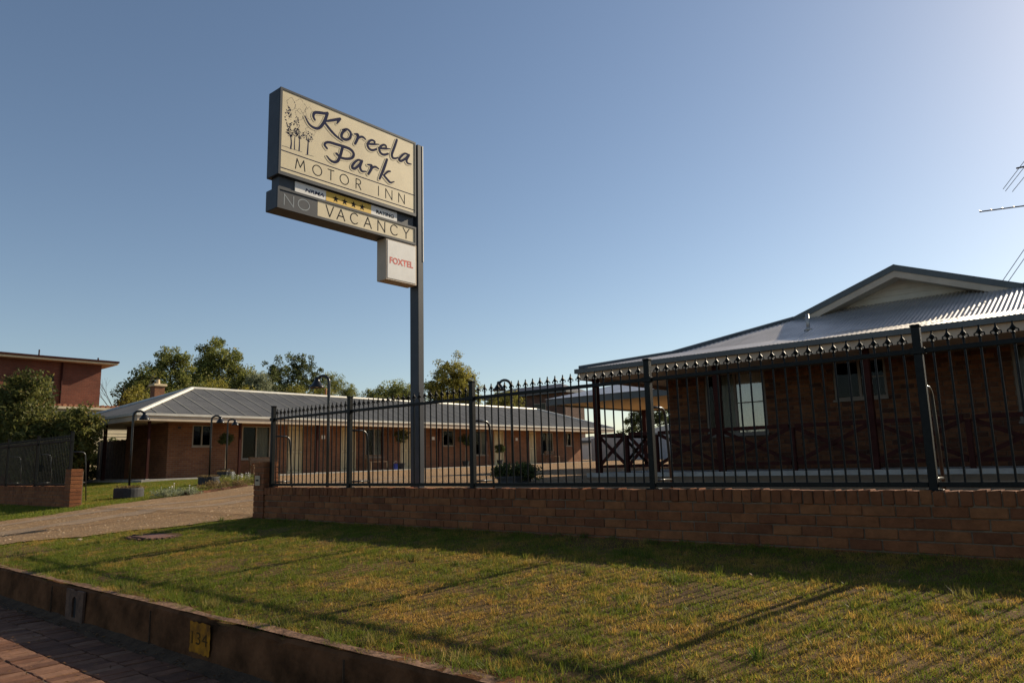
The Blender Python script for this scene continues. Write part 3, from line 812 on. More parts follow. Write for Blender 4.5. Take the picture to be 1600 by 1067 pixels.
# ---------------------------------------------------------------- the motel wing
def slabz(y): return -.30+(y-12.5)*.0075
def build_motel():
    t=empty('motel_wing',(-33.4,28,-.3),'long single storey brick motel wing with hipped iron roof','building')
    off=-Vector(t.location)
    def B(mb,name,mat,par=None,smooth=False):
        o=mb.build(name,mat,par or t,smooth=smooth)
        if par is None: o.location=off
        return o
    holder=empty('roof'); holder.parent=t; holder.location=off
    X0,X1,Y0,Y1,E,W=-29.4,-37.4,11.97,45.6,2.28,4.0
    zf=lambda b:E+.375*b
    Ln=Y1-Y0
    sheets(holder,(X0,Y0,0),(0,1,0),(-1,0,0),Ln,lambda a:min(a,Ln-a,W),zf,M['zinc'],.0762,.009,[0],lap=M['zincglint'],seg=5)
    sheets(holder,(X1,Y0,0),(1,0,0),(0,1,0),8.0,lambda a:min(a,8-a,W),zf,M['zinc'],.0762,.009,[0],seg=5)
    sheets(holder,(X1,Y1,0),(0,-1,0),(1,0,0),Ln,lambda a:min(a,Ln-a,W),zf,M['zinc'],.3,.012,[0],sheet=3.0,seg=4)
    sheets(holder,(X0,Y1,0),(-1,0,0),(0,-1,0),8.0,lambda a:min(a,8-a,W),zf,M['zinc'],.3,.012,[0],sheet=2.0,seg=4)
    zr=zf(W)
    def cap(a,b,nm): 
        q=MB(); q.tube([a,b],.095,8); B(q,nm,M['ridge'],holder)
    cap((-33.4,Y0+W,zr),(-33.4,Y1-W,zr),'ridge_cap')
    for cx,cy,ry in ((X0,Y0,Y0+W),(X1,Y0,Y0+W),(X0,Y1,Y1-W),(X1,Y1,Y1-W)): cap((cx,cy,E),(-33.4,ry,zr),'hip_cap')
    # gutters, fascias, soffit
    for nm,mat,z0,z1,d in (('gutter',M['ridge'],E-.10,E-.005,.06),('fascia',M['fascia'],E-.30,E-.101,.0)):
        q=MB(); q.box(X0-.02,X0+d+.002,Y0-d,Y1+d,z0,z1); B(q,nm,mat)
        q=MB(); q.box(X1-d,X0-.02,Y0-d,Y0+.02,z0,z1); B(q,nm,mat)
        q=MB(); q.box(X1-d,X0-.02,Y1-.02,Y1+d,z0,z1); B(q,nm,mat)
    B(MB().box(X1,X0-.021,Y0+.021,Y1-.021,E-.24,E-.22),'soffit',M['soffit'])
    # slab
    q=MB(); q.add([(x,y,z) for y in (Y0+.35,Y1-.35) for x,z in ((-29.55,slabz(y)-.4),(-29.55,slabz(y)),(-37.2,slabz(y)),(-37.2,slabz(y)-.4))],[(0,1,2,3),(7,6,5,4),(0,4,5,1),(1,5,6,2),(2,6,7,3)])
    B(q,'slab',M['concrete'])
    # walls
    XW=-31.0; top=E-.22
    doors=[(19.54,20.46),(22.66,23.58),(26.6,27.5),(34.27,35.18),(37.55,38.45)]
    wins=[(14.94,15.79,1.04,1.95,2),(17.24,18.66,.46,1.95,2),(24.21,25.4,.46,1.95,2),(29.83,30.72,1.06,1.97,2),(32.5,33.65,.5,1.97,2),(39.0,40.35,.52,1.98,2),(41.6,42.5,1.06,1.97,2)]
    holes=[(a,b,slabz(a),2.0) for a,b in doors]+[(a,b,c,d) for a,b,c,d,_ in wins]
    q=MB()
    for a,b,c,d in rects(13.9,43.8,-.45,top,holes): q.box(XW-.11,XW,a,b,c,d)
    B(q,'front_wall',M['mbrick'])
    B(MB().box(-35.2,XW-.111,13.9,14.0,-.45,top).box(-35.2,XW-.111,43.7,43.8,-.45,top).box(-35.2,-35.1,14.0,43.7,-.45,top),'end_wall',M['mbrick'])
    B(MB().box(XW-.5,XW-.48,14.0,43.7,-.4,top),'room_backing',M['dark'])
    for a,b in doors:
        zb=slabz((a+b)/2)
        fr=MB(); fr.box(XW-.09,XW+.012,a,a+.05,zb,2.0); fr.box(XW-.09,XW+.012,b-.05,b,zb,2.0); fr.box(XW-.09,XW+.012,a+.05,b-.05,1.95,2.0)
        d=B(MB().box(XW-.085,XW-.045,a+.052,b-.052,zb+.01,1.948),'door',M['door'])
        B(fr,'door_frame',M['door'],d)
        for u0,u1 in ((a+.12,(a+b)/2-.03),((a+b)/2+.03,b-.12)):
            for v0,v1 in ((zb+.14,zb+.95),(zb+1.07,1.84)):
                m_=MB(); s=.018
                m_.box(XW-.046,XW-.036,u0,u1,v0,v0+s); m_.box(XW-.046,XW-.036,u0,u1,v1-s,v1); m_.box(XW-.046,XW-.036,u0,u0+s,v0+s,v1-s); m_.box(XW-.046,XW-.036,u1-s,u1,v0+s,v1-s)
                B(m_,'door_panel',M['doorline'],d)
        B(MB().tube([(XW-.045,b-.11,zb+1.0),(XW+.01,b-.11,zb+1.0)],.025,8),'door_knob',M['alu'],d)
    for a,b,c,d_,k in wins:
        fr=MB(); s=.045
        fr.box(XW-.08,XW+.006,a,b,c,c+s); fr.box(XW-.08,XW+.006,a,b,d_-s,d_); fr.box(XW-.08,XW+.006,a,a+s,c+s,d_-s); fr.box(XW-.08,XW+.006,b-s,b,c+s,d_-s); mid=(a+b)/2; fr.box(XW-.08,XW+.004,mid-.025,mid+.025,c+s,d_-s)
        wn=B(fr,'window',M['frame'])
        B(MB().box(XW-.06,XW-.055,a+s,mid-.025,c+s,d_-s),'pane',M['glass'],wn); B(MB().box(XW-.05,XW-.045,mid+.025,b-s,c+s,d_-s),'pane',M['glass'],wn)
        B(MB().box(XW-.02,XW+.06,a-.03,b+.03,c-.05,c-.003),'sill',M['frame'],wn)
        if d_-c>1.2:
            cu=MB(); vs=[];fs=[]; n=36
            for i in range(n+1):
                y=mid+(b-s-mid)*i/n
                for z in (c+s,d_-s): vs.append((XW-.13+.015*math.sin(i*1.4),y,z))
            fs=[(2*i,2*i+2,2*i+3,2*i+1) for i in range(n)]
            B(cu.add(vs,fs),'curtain',M['curtain'],wn)
    for y in (21.59,29.07,36.47):
        B(MB().cbox(XW,XW+.012,y-.11,y+.11,1.40,1.58,.003),'room_plaque',M['signwhite'])
    for y in (12.6,16.46,20.4,24.35,28.37,32.25,36.2,40.15,44.1):
        p=B(MB().cbox(-29.83,-29.74,y-.045,y+.045,slabz(y),E-.24,.004),'veranda_post',M['redwood'])
        B(MB().cbox(-29.86,-29.71,y-.075,y+.075,slabz(y),slabz(y)+.03,.003),'post_shoe',M['concrete'],p)
    for x in (-33.6,-35.4,-36.9):
        B(MB().cbox(x-.06,x+.06,12.35,12.47,-.45,E-.24,.004),'veranda_post',M['redwood'])
    for i in range(22):  # dark board screen added to stand in for the deep shade under the carport
        x=-35.25-i*.16; B(MB().box(x-.15,x,14.0+.01*(i%2),14.03+.01*(i%2),-.45,1.5+.02*math.sin(i*2.1)),'shade_board',M['bark'])
    B(MB().cbox(XW+.0,XW+.05,14.3,14.42,1.78,1.86,.01),'wall_lamp',M['lamp'])
    # chimney behind the ridge
    ch=B(MB().box(-36.75,-36.25,15.5,15.98,2.4,4.12),'chimney',M['mbrick'])
    B(MB().cbox(-36.82,-36.18,15.42,16.06,4.12,4.24,.02),'chimney_cap',M['soffit'],ch)
    B(MB().tube([(-36.5,15.74,4.24),(-36.5,15.74,4.48)],[.11,.08],10),'chimney_pot',M['soffit'],ch)
    B(MB().tube([(-34.3,24.0,3.3),(-34.3,24.0,4.35)],.05,8),'vent_pipe',M['terracotta'])
build_motel()

# ---------------------------------------------------------------- the office
def build_office():
    t=empty('motel_office',(-3.6,19,-.36),'brick motel office with gabled iron roof behind the fence','building')
    off=-Vector(t.location)
    def B(mb,name,mat,par=None,smooth=False):
        o=mb.build(name,mat,par or t,smooth=smooth)
        if par is None: o.location=off
        return o
    XL,XR,YE=-9.41,2.21,13.3
    wd=XR-XL; HB=wd/2; Ln=14.0
    zf=lambda b:2.03+.204*min(b,1.52)+.37*max(0,b-1.52)
    roof=empty('roof'); roof.parent=t; roof.location=off
    sheets(roof,(XL,YE,0),(1,0,0),(0,1,0),wd,lambda a:min(a,wd-a,4.02),zf,M['oroof'],.0762,.0105,[0,.7,1.40,1.52,1.64,2.6],seg=8)
    side=lambda a:(a if a<3.55 else HB)
    sheets(roof,(XL,YE,0),(0,1,0),(1,0,0),Ln,side,zf,M['oroof'],.0762,.0105,[0,1.52,3.2],seg=6)
    sheets(roof,(XR,YE,0),(0,1,0),(-1,0,0),Ln,side,zf,M['oroof'],.0762,.0105,[0,1.52,3.2],seg=6)
    xc=(XL+XR)/2; zr=zf(HB)
    # hip caps follow the broken pitch
    for sx,x0 in ((1,XL),(-1,XR)):
        pts=[(x0+sx*b,YE+b,zf(b)+.012) for b in (0,.75,1.52,2.5,3.6)]
        B(MB().tube(pts,.06,8),'hip_cap',M['gutter'],roof)
    B(MB().tube([(xc,16.84,zr+.0),(xc,YE+Ln,zr+.0)],.05,8),'ridge_cap',M['gutter'],roof)
    # gable: wall, barge boards, soffit
    yb,yw=16.86,17.30
    bl=3.55
    gx0=XL+4.03; gx1=XR-4.03
    zg=zf(4.02)
    boards=6
    for k in range(boards):                                     # weatherboards
        z0=zg-.12+k*(zr-.05-zg+.12)/boards; z1=z0+(zr-.05-zg+.12)/boards+.012
        h=lambda z:max(0.02,(zr-.04-z)/.37)
        B(MB().add([(xc-h(z0),yw-.012,z0),(xc+h(z0),yw-.012,z0),(xc+h(z1),yw+.004,z1),(xc-h(z1),yw+.004,z1),(xc-h(z0),yw+.06,z0),(xc+h(z0),yw+.06,z0),(xc+h(z1),yw+.06,z1),(xc-h(z1),yw+.06,z1)],
                   [(0,1,2,3),(4,7,6,5),(0,4,5,1),(3,2,6,7),(0,3,7,4),(1,5,6,2)]),'gable_board',M['gable'],roof)
    for sx in (-1,1):
        e=(xc+sx*(HB-bl+.02),zf(bl-.02)); a=(xc,zr)
        def strip(nm,mat,y0,y1,d0,d1):
            B(MB().add([(x,y,z+dz) for y in (y0,y1) for (x,z),dz in ((e,d0),(a,d0),(a,d1),(e,d1))],[(0,1,2,3),(7,6,5,4),(0,4,5,1),(1,5,6,2),(2,6,7,3),(3,7,4,0)]),nm,mat,roof)
        strip('barge_cap',M['gutter'],yb-.03,yb+.05,-.09,.045)
        strip('barge_board',M['fascia'],yb-.012,yb+.02,-.23,-.091)
        strip('gable_soffit',M['gable'],yb+.021,yw+.02,-.22,-.20)
    # flue on the front slope
    zb=zf(2.2)
    fl=B(MB().tube([(-5.05,15.5,zb-.05),(-5.05,15.5,zb+.33)],.036,10),'flue',M['oroof'],roof,True)
    B(MB().tube([(-5.05,15.5,zb-.02),(-5.05,15.5,zb+.05)],[.10,.04],10),'flue_collar',M['oroof'],roof,True)
    # gutter, fascia, soffit
    for nm,mat,z0,z1,d in (('gutter',M['gutter'],1.925,2.022,.08),('fascia',M['fascia'],1.775,1.924,.0)):
        B(MB().box(XL-d,XR+d,YE-d-.001,YE+.03,z0,z1),nm,mat); B(MB().box(XL-d,XL+.03,YE+.031,YE+Ln,z0,z1),nm,mat); B(MB().box(XR-.03,XR+d,YE+.031,YE+Ln,z0,z1),nm,mat)
    B(MB().box(XL+.031,XR-.031,YE+.031,YE+Ln,1.86,1.88),'soffit',M['fascia'])
    # slab and veranda
    B(MB().box(-9.45,2.3,13.48,28,-.38,-.275),'slab',M['concrete'])
    B(MB().box(-9.35,2.2,13.56,28,-.75,-.381),'slab_footing',M['brick_mass'] if False else M['mbrick'])
    # brick front
    YW=15.30; x0,x1=-8.31,1.6; z0,z1=-.275,1.86
    wins=[(-7.39,-6.0,.48,1.84),(-4.6,-3.62,1.065,1.84),(-1.58,-.05,.48,1.84)]
    core=MB()
    for a,b,c,d in rects(x0+.01,x1,z0,z1,wins): core.box(a,b,YW+.012,YW+.11,c,d)
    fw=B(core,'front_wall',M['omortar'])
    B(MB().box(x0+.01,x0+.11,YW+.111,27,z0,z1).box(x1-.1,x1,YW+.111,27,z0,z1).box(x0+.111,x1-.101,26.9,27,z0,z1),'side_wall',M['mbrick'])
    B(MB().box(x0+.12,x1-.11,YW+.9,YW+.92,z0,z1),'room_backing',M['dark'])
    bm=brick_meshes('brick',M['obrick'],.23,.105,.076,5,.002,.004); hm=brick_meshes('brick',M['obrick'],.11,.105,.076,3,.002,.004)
    L=[]
    for c in range(25):
        z=z0+.006+c*.086
        if z+.076>z1: break
        segs=[(x0,x1)]
        for a,b,cc,dd in wins:
            if z+.076>cc and z<dd:
                segs=[s for q in segs for s in ((q[0],min(q[1],a-.004)),(max(q[0],b+.004),q[1])) if s[1]-s[0]>.03]
        x=x0-(.12 if c%2 else 0)
        while x<x1:
            for s in segs:
                a=max(x,s[0]); b=min(x+.23,s[1])
                if b-a>.04: L.append((a,b,z))
            x+=.24
    L.sort(key=lambda q:abs(q[0]+2.6)+ (0 if q[0]<-1.0 else 5)); rest=[]; k=0
    for a,b,z in L:
        if k<298 and -6.5<a<-1.25 and b-a>.225:
            link('brick',random.choice(bm),fw,(a+random.uniform(-.002,.002),YW+random.uniform(-.003,.002),z+random.uniform(-.0015,.0015))); k+=1
        else: rest.append((a,b,YW+random.uniform(-.003,.002),YW+.105,z,z+.076))
    mass_mesh('brick_mass',rest,M['obrick_mass'],fw)
    for i,(a,b,c,d) in enumerate(wins):
        s=.045; mid=(a+b)/2; fr=MB()
        y0,y1=YW+.03,YW+.095
        fr.box(a,b,y0,y1,c,c+s); fr.box(a,b,y0,y1,d-s,d); fr.box(a,a+s,y0,y1,c+s,d-s); fr.box(b-s,b,y0,y1,c+s,d-s); fr.box(mid-.025,mid+.025,y0,y1,c+s,d-s)
        wn=B(fr,'window',M['oframe'])
        B(MB().box(a+s,mid-.025,YW+.05,YW+.055,c+s,d-s),'pane',M['glass'],wn); B(MB().box(mid+.025,b-s,YW+.06,YW+.065,c+s,d-s),'pane',M['mirror' if i!=1 else 'glass'],wn)
        B(MB().box(a-.02,b+.02,YW-.05,YW+.03,c-.04,c-.002),'sill',M['oframe'],wn)
        zz=c+s+(d-c)*.46
        B(MB().box(mid+.025,b-s,YW+.04,YW+.058,zz,zz+.022),'glazing_bar',M['oframe'],wn)
        if i!=1:
            vs=[];n=44; u0=mid-.35 if i==0 else a+s
            for q in range(n+1):
                x=u0+(b-s-u0)*q/n
                for z in (c+s,d-s): vs.append((x,YW+.16+.018*math.sin(q*1.5),z))
            B(MB().add(vs,[(2*q,2*q+2,2*q+3,2*q+1) for q in range(n)]),'curtain',M['curtain'],wn)
    # veranda posts and crossed balustrade
    YB=13.62
    for x in (-9.2,-6.31,-3.52,-.7,2.1):
        B(MB().cbox(x-.06,x+.06,YB-.06,YB+.06,-.275,1.86,.005),'veranda_post',M['redwood'])
    st=[-9.2,-8.46,-7.74,-6.31,-4.9,-3.52,-2.1,-.7,.7,2.1]
    for a,b in zip(st[:-1],st[1:]):
        B(MB().box(a+.061,b-.061,YB-.03,YB+.03,.50,.57),'hand_rail',M['redwood']); B(MB().box(a+.061,b-.061,YB-.025,YB+.025,-.17,-.11),'bottom_rail',M['redwood'])
        B(MB().bar((a+.05,YB-.012,-.11),(b-.05,YB-.012,.50),.022,.07),'cross_brace',M['redwood']); B(MB().bar((a+.05,YB+.012,.50),(b-.05,YB+.012,-.11),.022,.07),'cross_brace',M['redwood'])
    for x in (-8.46,-7.74,-4.9,-2.1,.7): B(MB().cbox(x-.04,x+.04,YB-.04,YB+.04,-.275,.50,.004),'stile',M['redwood'])
    for a,b in ((13.7,14.7),(14.7,15.7)):
        x=-9.2
        B(MB().box(x-.03,x+.03,a,b,.50,.57),'hand_rail',M['redwood']); B(MB().box(x-.025,x+.025,a,b,-.17,-.11),'bottom_rail',M['redwood'])
        B(MB().bar((x-.012,a,-.11),(x-.012,b,.50),.022,.07),'cross_brace',M['redwood']); B(MB().bar((x+.012,a,.50),(x+.012,b,-.11),.022,.07),'cross_brace',M['redwood'])
    # arrival canopy at the back left
    cz=1.93
    B(MB().box(-15.2,-8.6,19.6,25.8,cz,cz+.025),'canopy_ceiling',M['soffit'])
    B(MB().box(-15.25,-8.6,19.55,19.599,cz-.06,cz+.15).box(-15.25,-15.201,19.6,25.8,cz-.06,cz+.15).box(-15.25,-8.6,25.801,25.85,cz-.06,cz+.15),'canopy_fascia',M['gutter'])
    B(MB().add([(-15.3,19.5,cz+.151),(-8.6,19.5,cz+.151),(-8.6,25.9,cz+.151),(-15.3,25.9,cz+.151),(-12.6,22.7,cz+.95),(-8.6,22.7,cz+.95)],[(0,1,5,4),(2,3,4,5),(3,0,4),(1,2,5)]),'canopy_roof',M['oroof'])
    for x,y in ((-14.95,25.5),(-14.95,19.9)) :
        if y>20: B(MB().cbox(x-.08,x+.08,y-.08,y+.08,gz(y),cz,.006),'canopy_post',M['redwood'])
build_office()

# ---------------------------------------------------------------- plants
def leaves(rngv, C, rad, per, size, cols, flat=.6, aspect=2.2):
    """C clump centres (n,3), rad (n,), per leaves each -> V,F,col"""
    n=len(C)*per
    c=np.repeat(C,per,0); r=np.repeat(rad,per)
    d=rngv.normal(size=(n,3)); d/=np.linalg.norm(d,axis=1)[:,None]+1e-9
    p=c+d*(r*rngv.random(n)**.5)[:,None]*np.array([1,1,.8])
    ax=rngv.normal(size=(n,3)); ax[:,2]-=.3; ax/=np.linalg.norm(ax,axis=1)[:,None]
    bx=np.cross(ax,rngv.normal(size=(n,3))); bx/=np.linalg.norm(bx,axis=1)[:,None]+1e-9
    L=(size*rngv.uniform(.6,1.3,n))[:,None]; W=L/aspect
    V=np.stack([p-ax*L*.5,p+bx*W*.5,p+ax*L*.5,p-bx*W*.5],1).reshape(-1,3)
    F=np.arange(n*4).reshape(-1,4)
    k=rngv.random((len(C),1)); k=np.repeat(k,per,0); t=rngv.random((n,1))
    a,b,e=[np.array(x) for x in cols]
    cl=a*(1-k)+b*k; cl=cl*(.75+.5*t); m=rngv.random((n,1))<.06; cl=np.where(m,e,cl)
    col=np.ones((n,4)); col[:,:3]=cl; col=np.repeat(col,4,0)
    return V,F,col
GREENS={'dark':((.058,.078,.027),(.125,.145,.046),(.20,.19,.06)),'mid':((.12,.145,.04),(.235,.245,.065),(.34,.29,.09)),
        'olive':((.145,.15,.034),(.28,.26,.055),(.36,.30,.09)),'grey':((.18,.205,.12),(.30,.32,.20),(.33,.33,.2)),'dry':((.13,.09,.04),(.21,.145,.06),(.26,.19,.08)),
        'shrub':((.07,.082,.022),(.15,.15,.038),(.26,.20,.06)),
        'yellow':((.18,.17,.034),(.32,.285,.054),(.38,.31,.09))}
def tree(name,label,cat,base,lobes,nc,per,lsize,pal,trunk=.16,group=None,crad=.42,spiky=False,aspect=2.2):
    """lobes: (dx,dy,z,rx,ry,rz) about the base"""
    rv=np.random.default_rng(int(abs(base[0]*131+base[1]*17))%9999)
    t=empty(name,base,label,cat,group)
    b=MB(); C=[]; top=max(l[2]+l[5]*.3 for l in lobes); low=min(l[2]-l[5]*.4 for l in lobes)
    vol=np.array([l[3]*l[4]*l[5] for l in lobes])**.67; cnt=np.maximum(5,(nc*1.5*vol/vol.sum()).astype(int))
    fork=max(.25,low*.75)
    b.tube([(0,0,-.15),(.04,.03,fork*.5),(0,.05,fork)],[trunk*1.25,trunk,trunk*.85],9)
    for (dx,dy,z,rx,ry,rz),k in zip(lobes,cnt):
        d=rv.normal(size=(k,3)); d/=np.linalg.norm(d,axis=1)[:,None]; q=rv.random(k)**.38
        wob=1+.28*rv.normal(size=k)*(1.3 if spiky else .6)
        P=np.array([dx,dy,z])+d*(q*np.clip(wob,.5,1.22))[:,None]*np.array([rx,ry,rz]); C.append(P)
        mid=Vector((dx*.45,dy*.45,(fork+z)*.5)); end=Vector((dx,dy,z+rz*.2))
        b.tube([(0,.05,fork*.96),mid,end],[trunk*.62,trunk*.42,trunk*.2],7)
        for j in range(0,k,max(1,k//9)):
            e=Vector(P[j]); m2=(end+e)*.5+Vector((0,0,.1))
            b.tube([end*.7+mid*.3,m2,e],[trunk*.2,trunk*.12,trunk*.04],5)
    C=np.concatenate(C); rad=rv.uniform(.55,1.2,len(C))*crad*1.22
    V,F,col=leaves(rv,C,rad,per,lsize,GREENS[pal],aspect=aspect)
    b.build('trunk',M['bark'],t,smooth=True)
    link('crown',np_mesh('crown',V,F,M['leaf'],col),t)
    return t
GT='trees behind the motel wing'
g40=-.1
tree('pepper_tree','tall rounded pepper tree highest above the motel roof','tree',(-50,25.7,g40),[(0,.1,7.9,1.6,1.5,1.5),(.3,1.5,6.6,1.4,1.3,1.15),(0,-1.2,6.4,1.4,1.2,1.3),(.4,.2,5.2,1.8,2.5,1.1)],230,85,.18,'mid',.22,GT)
tree('pepper_tree','broad dark tree behind the brick chimney','tree',(-48.5,21.1,g40),[(0,.8,6.9,1.2,1.25,1.2),(0,-.7,5.9,1.2,1.2,1.0),(0,-1.6,5.0,1.1,.9,.9),(0,1.3,5.3,1.3,1.5,1.1),(.3,-.3,4.6,1.5,2.2,1.0)],200,85,.18,'mid',.2,GT)
tree('bushy_tree','yellow green bush low between chimney and pepper trees','tree',(-44.5,19.3,g40),[(0,-1.2,4.0,.9,1.0,1.1),(0,1.0,4.0,1.0,1.2,1.0),(0,2.8,4.2,1.0,1.2,1.0)],110,75,.16,'yellow',.12,GT)
tree('bushy_tree','yellow green bush under the tallest pepper tree','tree',(-45.5,24.4,g40),[(0,-.9,4.8,.9,1.2,.9),(0,1.0,4.8,.9,1.2,.9)],80,75,.16,'yellow',.12,GT)
tree('olive_tree','pale grey green tree between pepper tree and dark tree','tree',(-46,26.6,g40),[(0,0,6.1,.9,.95,.95),(0,.5,5.0,1.0,1.3,.9)],70,75,.15,'grey',.12,GT,crad=.35)
tree('dark_tree','dark spiky tree left of the curved lamp','tree',(-47,30.1,g40),[(0,.5,7.3,.9,1.1,1.4),(0,-1.5,6.9,.8,1.1,1.2),(0,2.0,6.3,.9,1.1,1.0),(0,-2.2,5.7,1.0,1.0,.8),(0,-.2,5.8,1.3,2.6,1.0)],210,52,.18,'dark',.18,GT,crad=.30,spiky=True,aspect=2.6)
tree('bushy_tree','olive low growth at the foot of the dark spiky tree','tree',(-45,30.0,g40),[(0,-.8,5.0,.8,1.3,.8),(0,1.3,5.0,.8,1.3,.8)],70,65,.16,'olive',.12,GT)
tree('feathery_tree','thin feathery tree right of the curved lamp','tree',(-50,36.2,g40),[(0,-.5,6.9,.7,1.0,1.1),(0,1.0,6.1,.7,1.1,.8)],60,55,.22,'mid',.1,GT,crad=.35,spiky=True,aspect=5)
tree('bushy_tree','low wide bush left of the sign pole','tree',(-50,41.8,g40),[(0,-1.7,5.9,.9,1.3,1.0),(0,.3,6.4,1.0,1.3,1.2),(0,2.1,6.2,1.0,1.2,1.2)],130,60,.18,'mid',.14,GT,spiky=True)
tree('poplar_tree','rounded olive poplar right of the sign pole','tree',(-52,51.6,g40),[(0,-.1,8.9,1.6,1.9,2.0),(0,1.9,7.8,1.4,1.5,1.8),(0,-2.5,7.2,1.2,1.3,1.6),(0,.2,6.0,1.8,3.5,1.6)],270,75,.20,'yellow',.24,GT,crad=.45)
tree('bushy_tree','small yellow bush beside the brown building','tree',(-50,56.5,g40),[(0,0,5.3,.9,1.2,1.2)],40,60,.2,'olive',.12,GT)
tree('gum_tree','leafy gum seen left of the red canopy post','tree',(-44.6,75,.2),[(0,0,5.0,1.3,1.3,1.3),(-1.0,0,4.0,1.2,1.1,1.1),(1.4,0,4.4,1.3,1.2,1.4),(3.0,0,4.6,1.4,1.2,1.5),(.5,0,3.0,2.6,1.2,.9)],120,60,.24,'dark',.2,crad=.42)
tree('round_bush','small dark bush on the skyline beyond the veranda','bush',(-44.0,70,.2),[(0,0,1.9,1.0,.9,.9)],30,60,.2,'dark',.1)
tree('leafy_tree','tree rising behind the motel end and before the brown building','tree',(-46,52.5,.0),[(0,0,5.6,1.4,1.6,1.3),(.5,1.0,4.4,1.5,1.6,1.2)],80,60,.2,'olive',.15)
# left side shrubs
tree('large_shrub','large leafy shrub in front of the red brick building','shrub',(-33.6,9.5,-.6),[(-.5,0,3.65,1.2,1.0,1.05),(-2.0,0,2.9,1.5,1.2,1.4),(.7,0,2.45,.95,.9,1.0),(-.6,0,1.6,2.6,1.2,1.2),(1.5,0,1.9,.9,.8,.9)],290,70,.17,'shrub',.15,crad=.36)
tree('spreading_shrub','lower leafy shrub against the left end of the motel roof','shrub',(-31.6,10.4,-.55),[(-.7,0,2.4,.75,.7,.65),(.8,0,2.35,.95,.7,.65),(.0,0,1.5,1.4,.8,.8)],110,70,.16,'shrub',.1,crad=.33)
tree('shade_shrub','dark shrub filling the space under the motel carport','shrub',(-36.9,10.9,-.5),[(0,0,1.0,1.8,.7,1.1),(2.0,.4,.7,1.2,.6,.9)],80,70,.16,'dark',.1,crad=.33)
tree('shade_shrub','dark hedge behind the motel carport posts','shrub',(-39.3,13.6,-.4),[(0,0,.9,.7,1.5,1.1),(0,1.8,.9,.7,1.2,1.0),(0,-1.6,.9,.7,1.2,1.1)],90,60,.17,'dark',.1,crad=.35)
# bare tree
def bare():
    t=empty('bare_tree',(-46,17.9,-.2),'leafless twiggy tree left of the brick chimney','tree'); b=MB(); rv=random.Random(5)
    def br(p,d,l,r,k):
        e=p+d*l; b.tube([p,(p+e)/2+Vector((0,rv.uniform(-.05,.05),0)),e],[r,r*.8,r*.6],5)
        if k:
            for _ in range(3): br(p+d*l*rv.uniform(.6,1),(d+Vector((rv.uniform(-.5,.5),rv.uniform(-.6,.6),rv.uniform(-.1,.5)))).normalized(),l*.62,r*.55,k-1)
    br(Vector((0,0,-.1)),Vector((0,0,1)),3.0,.06,4); b.build('trunk',M['bark'],t)
bare()

# ---------------------------------------------------------------- grass
def blades(name,label,pts_x,pts_y,h,wd,dens_col,seed,parent=None):
    rv=np.random.default_rng(seed); n=len(pts_x)
    z=G(pts_y)-.012
    th=rv.random(n)*6.283; lean=rv.uniform(.15,1.0,n)*h; lt=rv.random(n)*6.283
    bx=np.cos(th)*wd/2; by=np.sin(th)*wd/2
    V=np.empty((n,3,3),np.float32)
    V[:,0]=np.stack([pts_x-bx,pts_y-by,z],1); V[:,1]=np.stack([pts_x+bx,pts_y+by,z],1)
    V[:,2]=np.stack([pts_x+np.cos(lt)*lean,pts_y+np.sin(lt)*lean,z+np.sqrt(np.maximum(h*h-.5*lean*lean,.0001))],1)
    col=np.ones((n,3,4),np.float32); col[:,:,:3]=dens_col[:,None,:]
    me=np_mesh(name,V.reshape(-1,3),np.arange(n*3).reshape(-1,3),M['grass'],col.reshape(-1,4))
    return tag(link(name,me),label,'grass',None,'stuff')
def grass_colour(rv,x,y,dry):
    n=len(x); k=np.clip((fbm(x,y,.55)-.5)*1.5+(fbm(x+9,y,.16)-.5)*1.4+dry+rv.normal(size=n)*.25,0,1)[:,None]
    g=np.array([.10,.145,.016]); g2=np.array([.20,.225,.028]); s=np.array([.50,.295,.075]); t=rv.random((n,1))
    c=(g*(1-t)+g2*t)*(1-k)+s*k
    return c*(.75+.5*rv.random((n,1)))
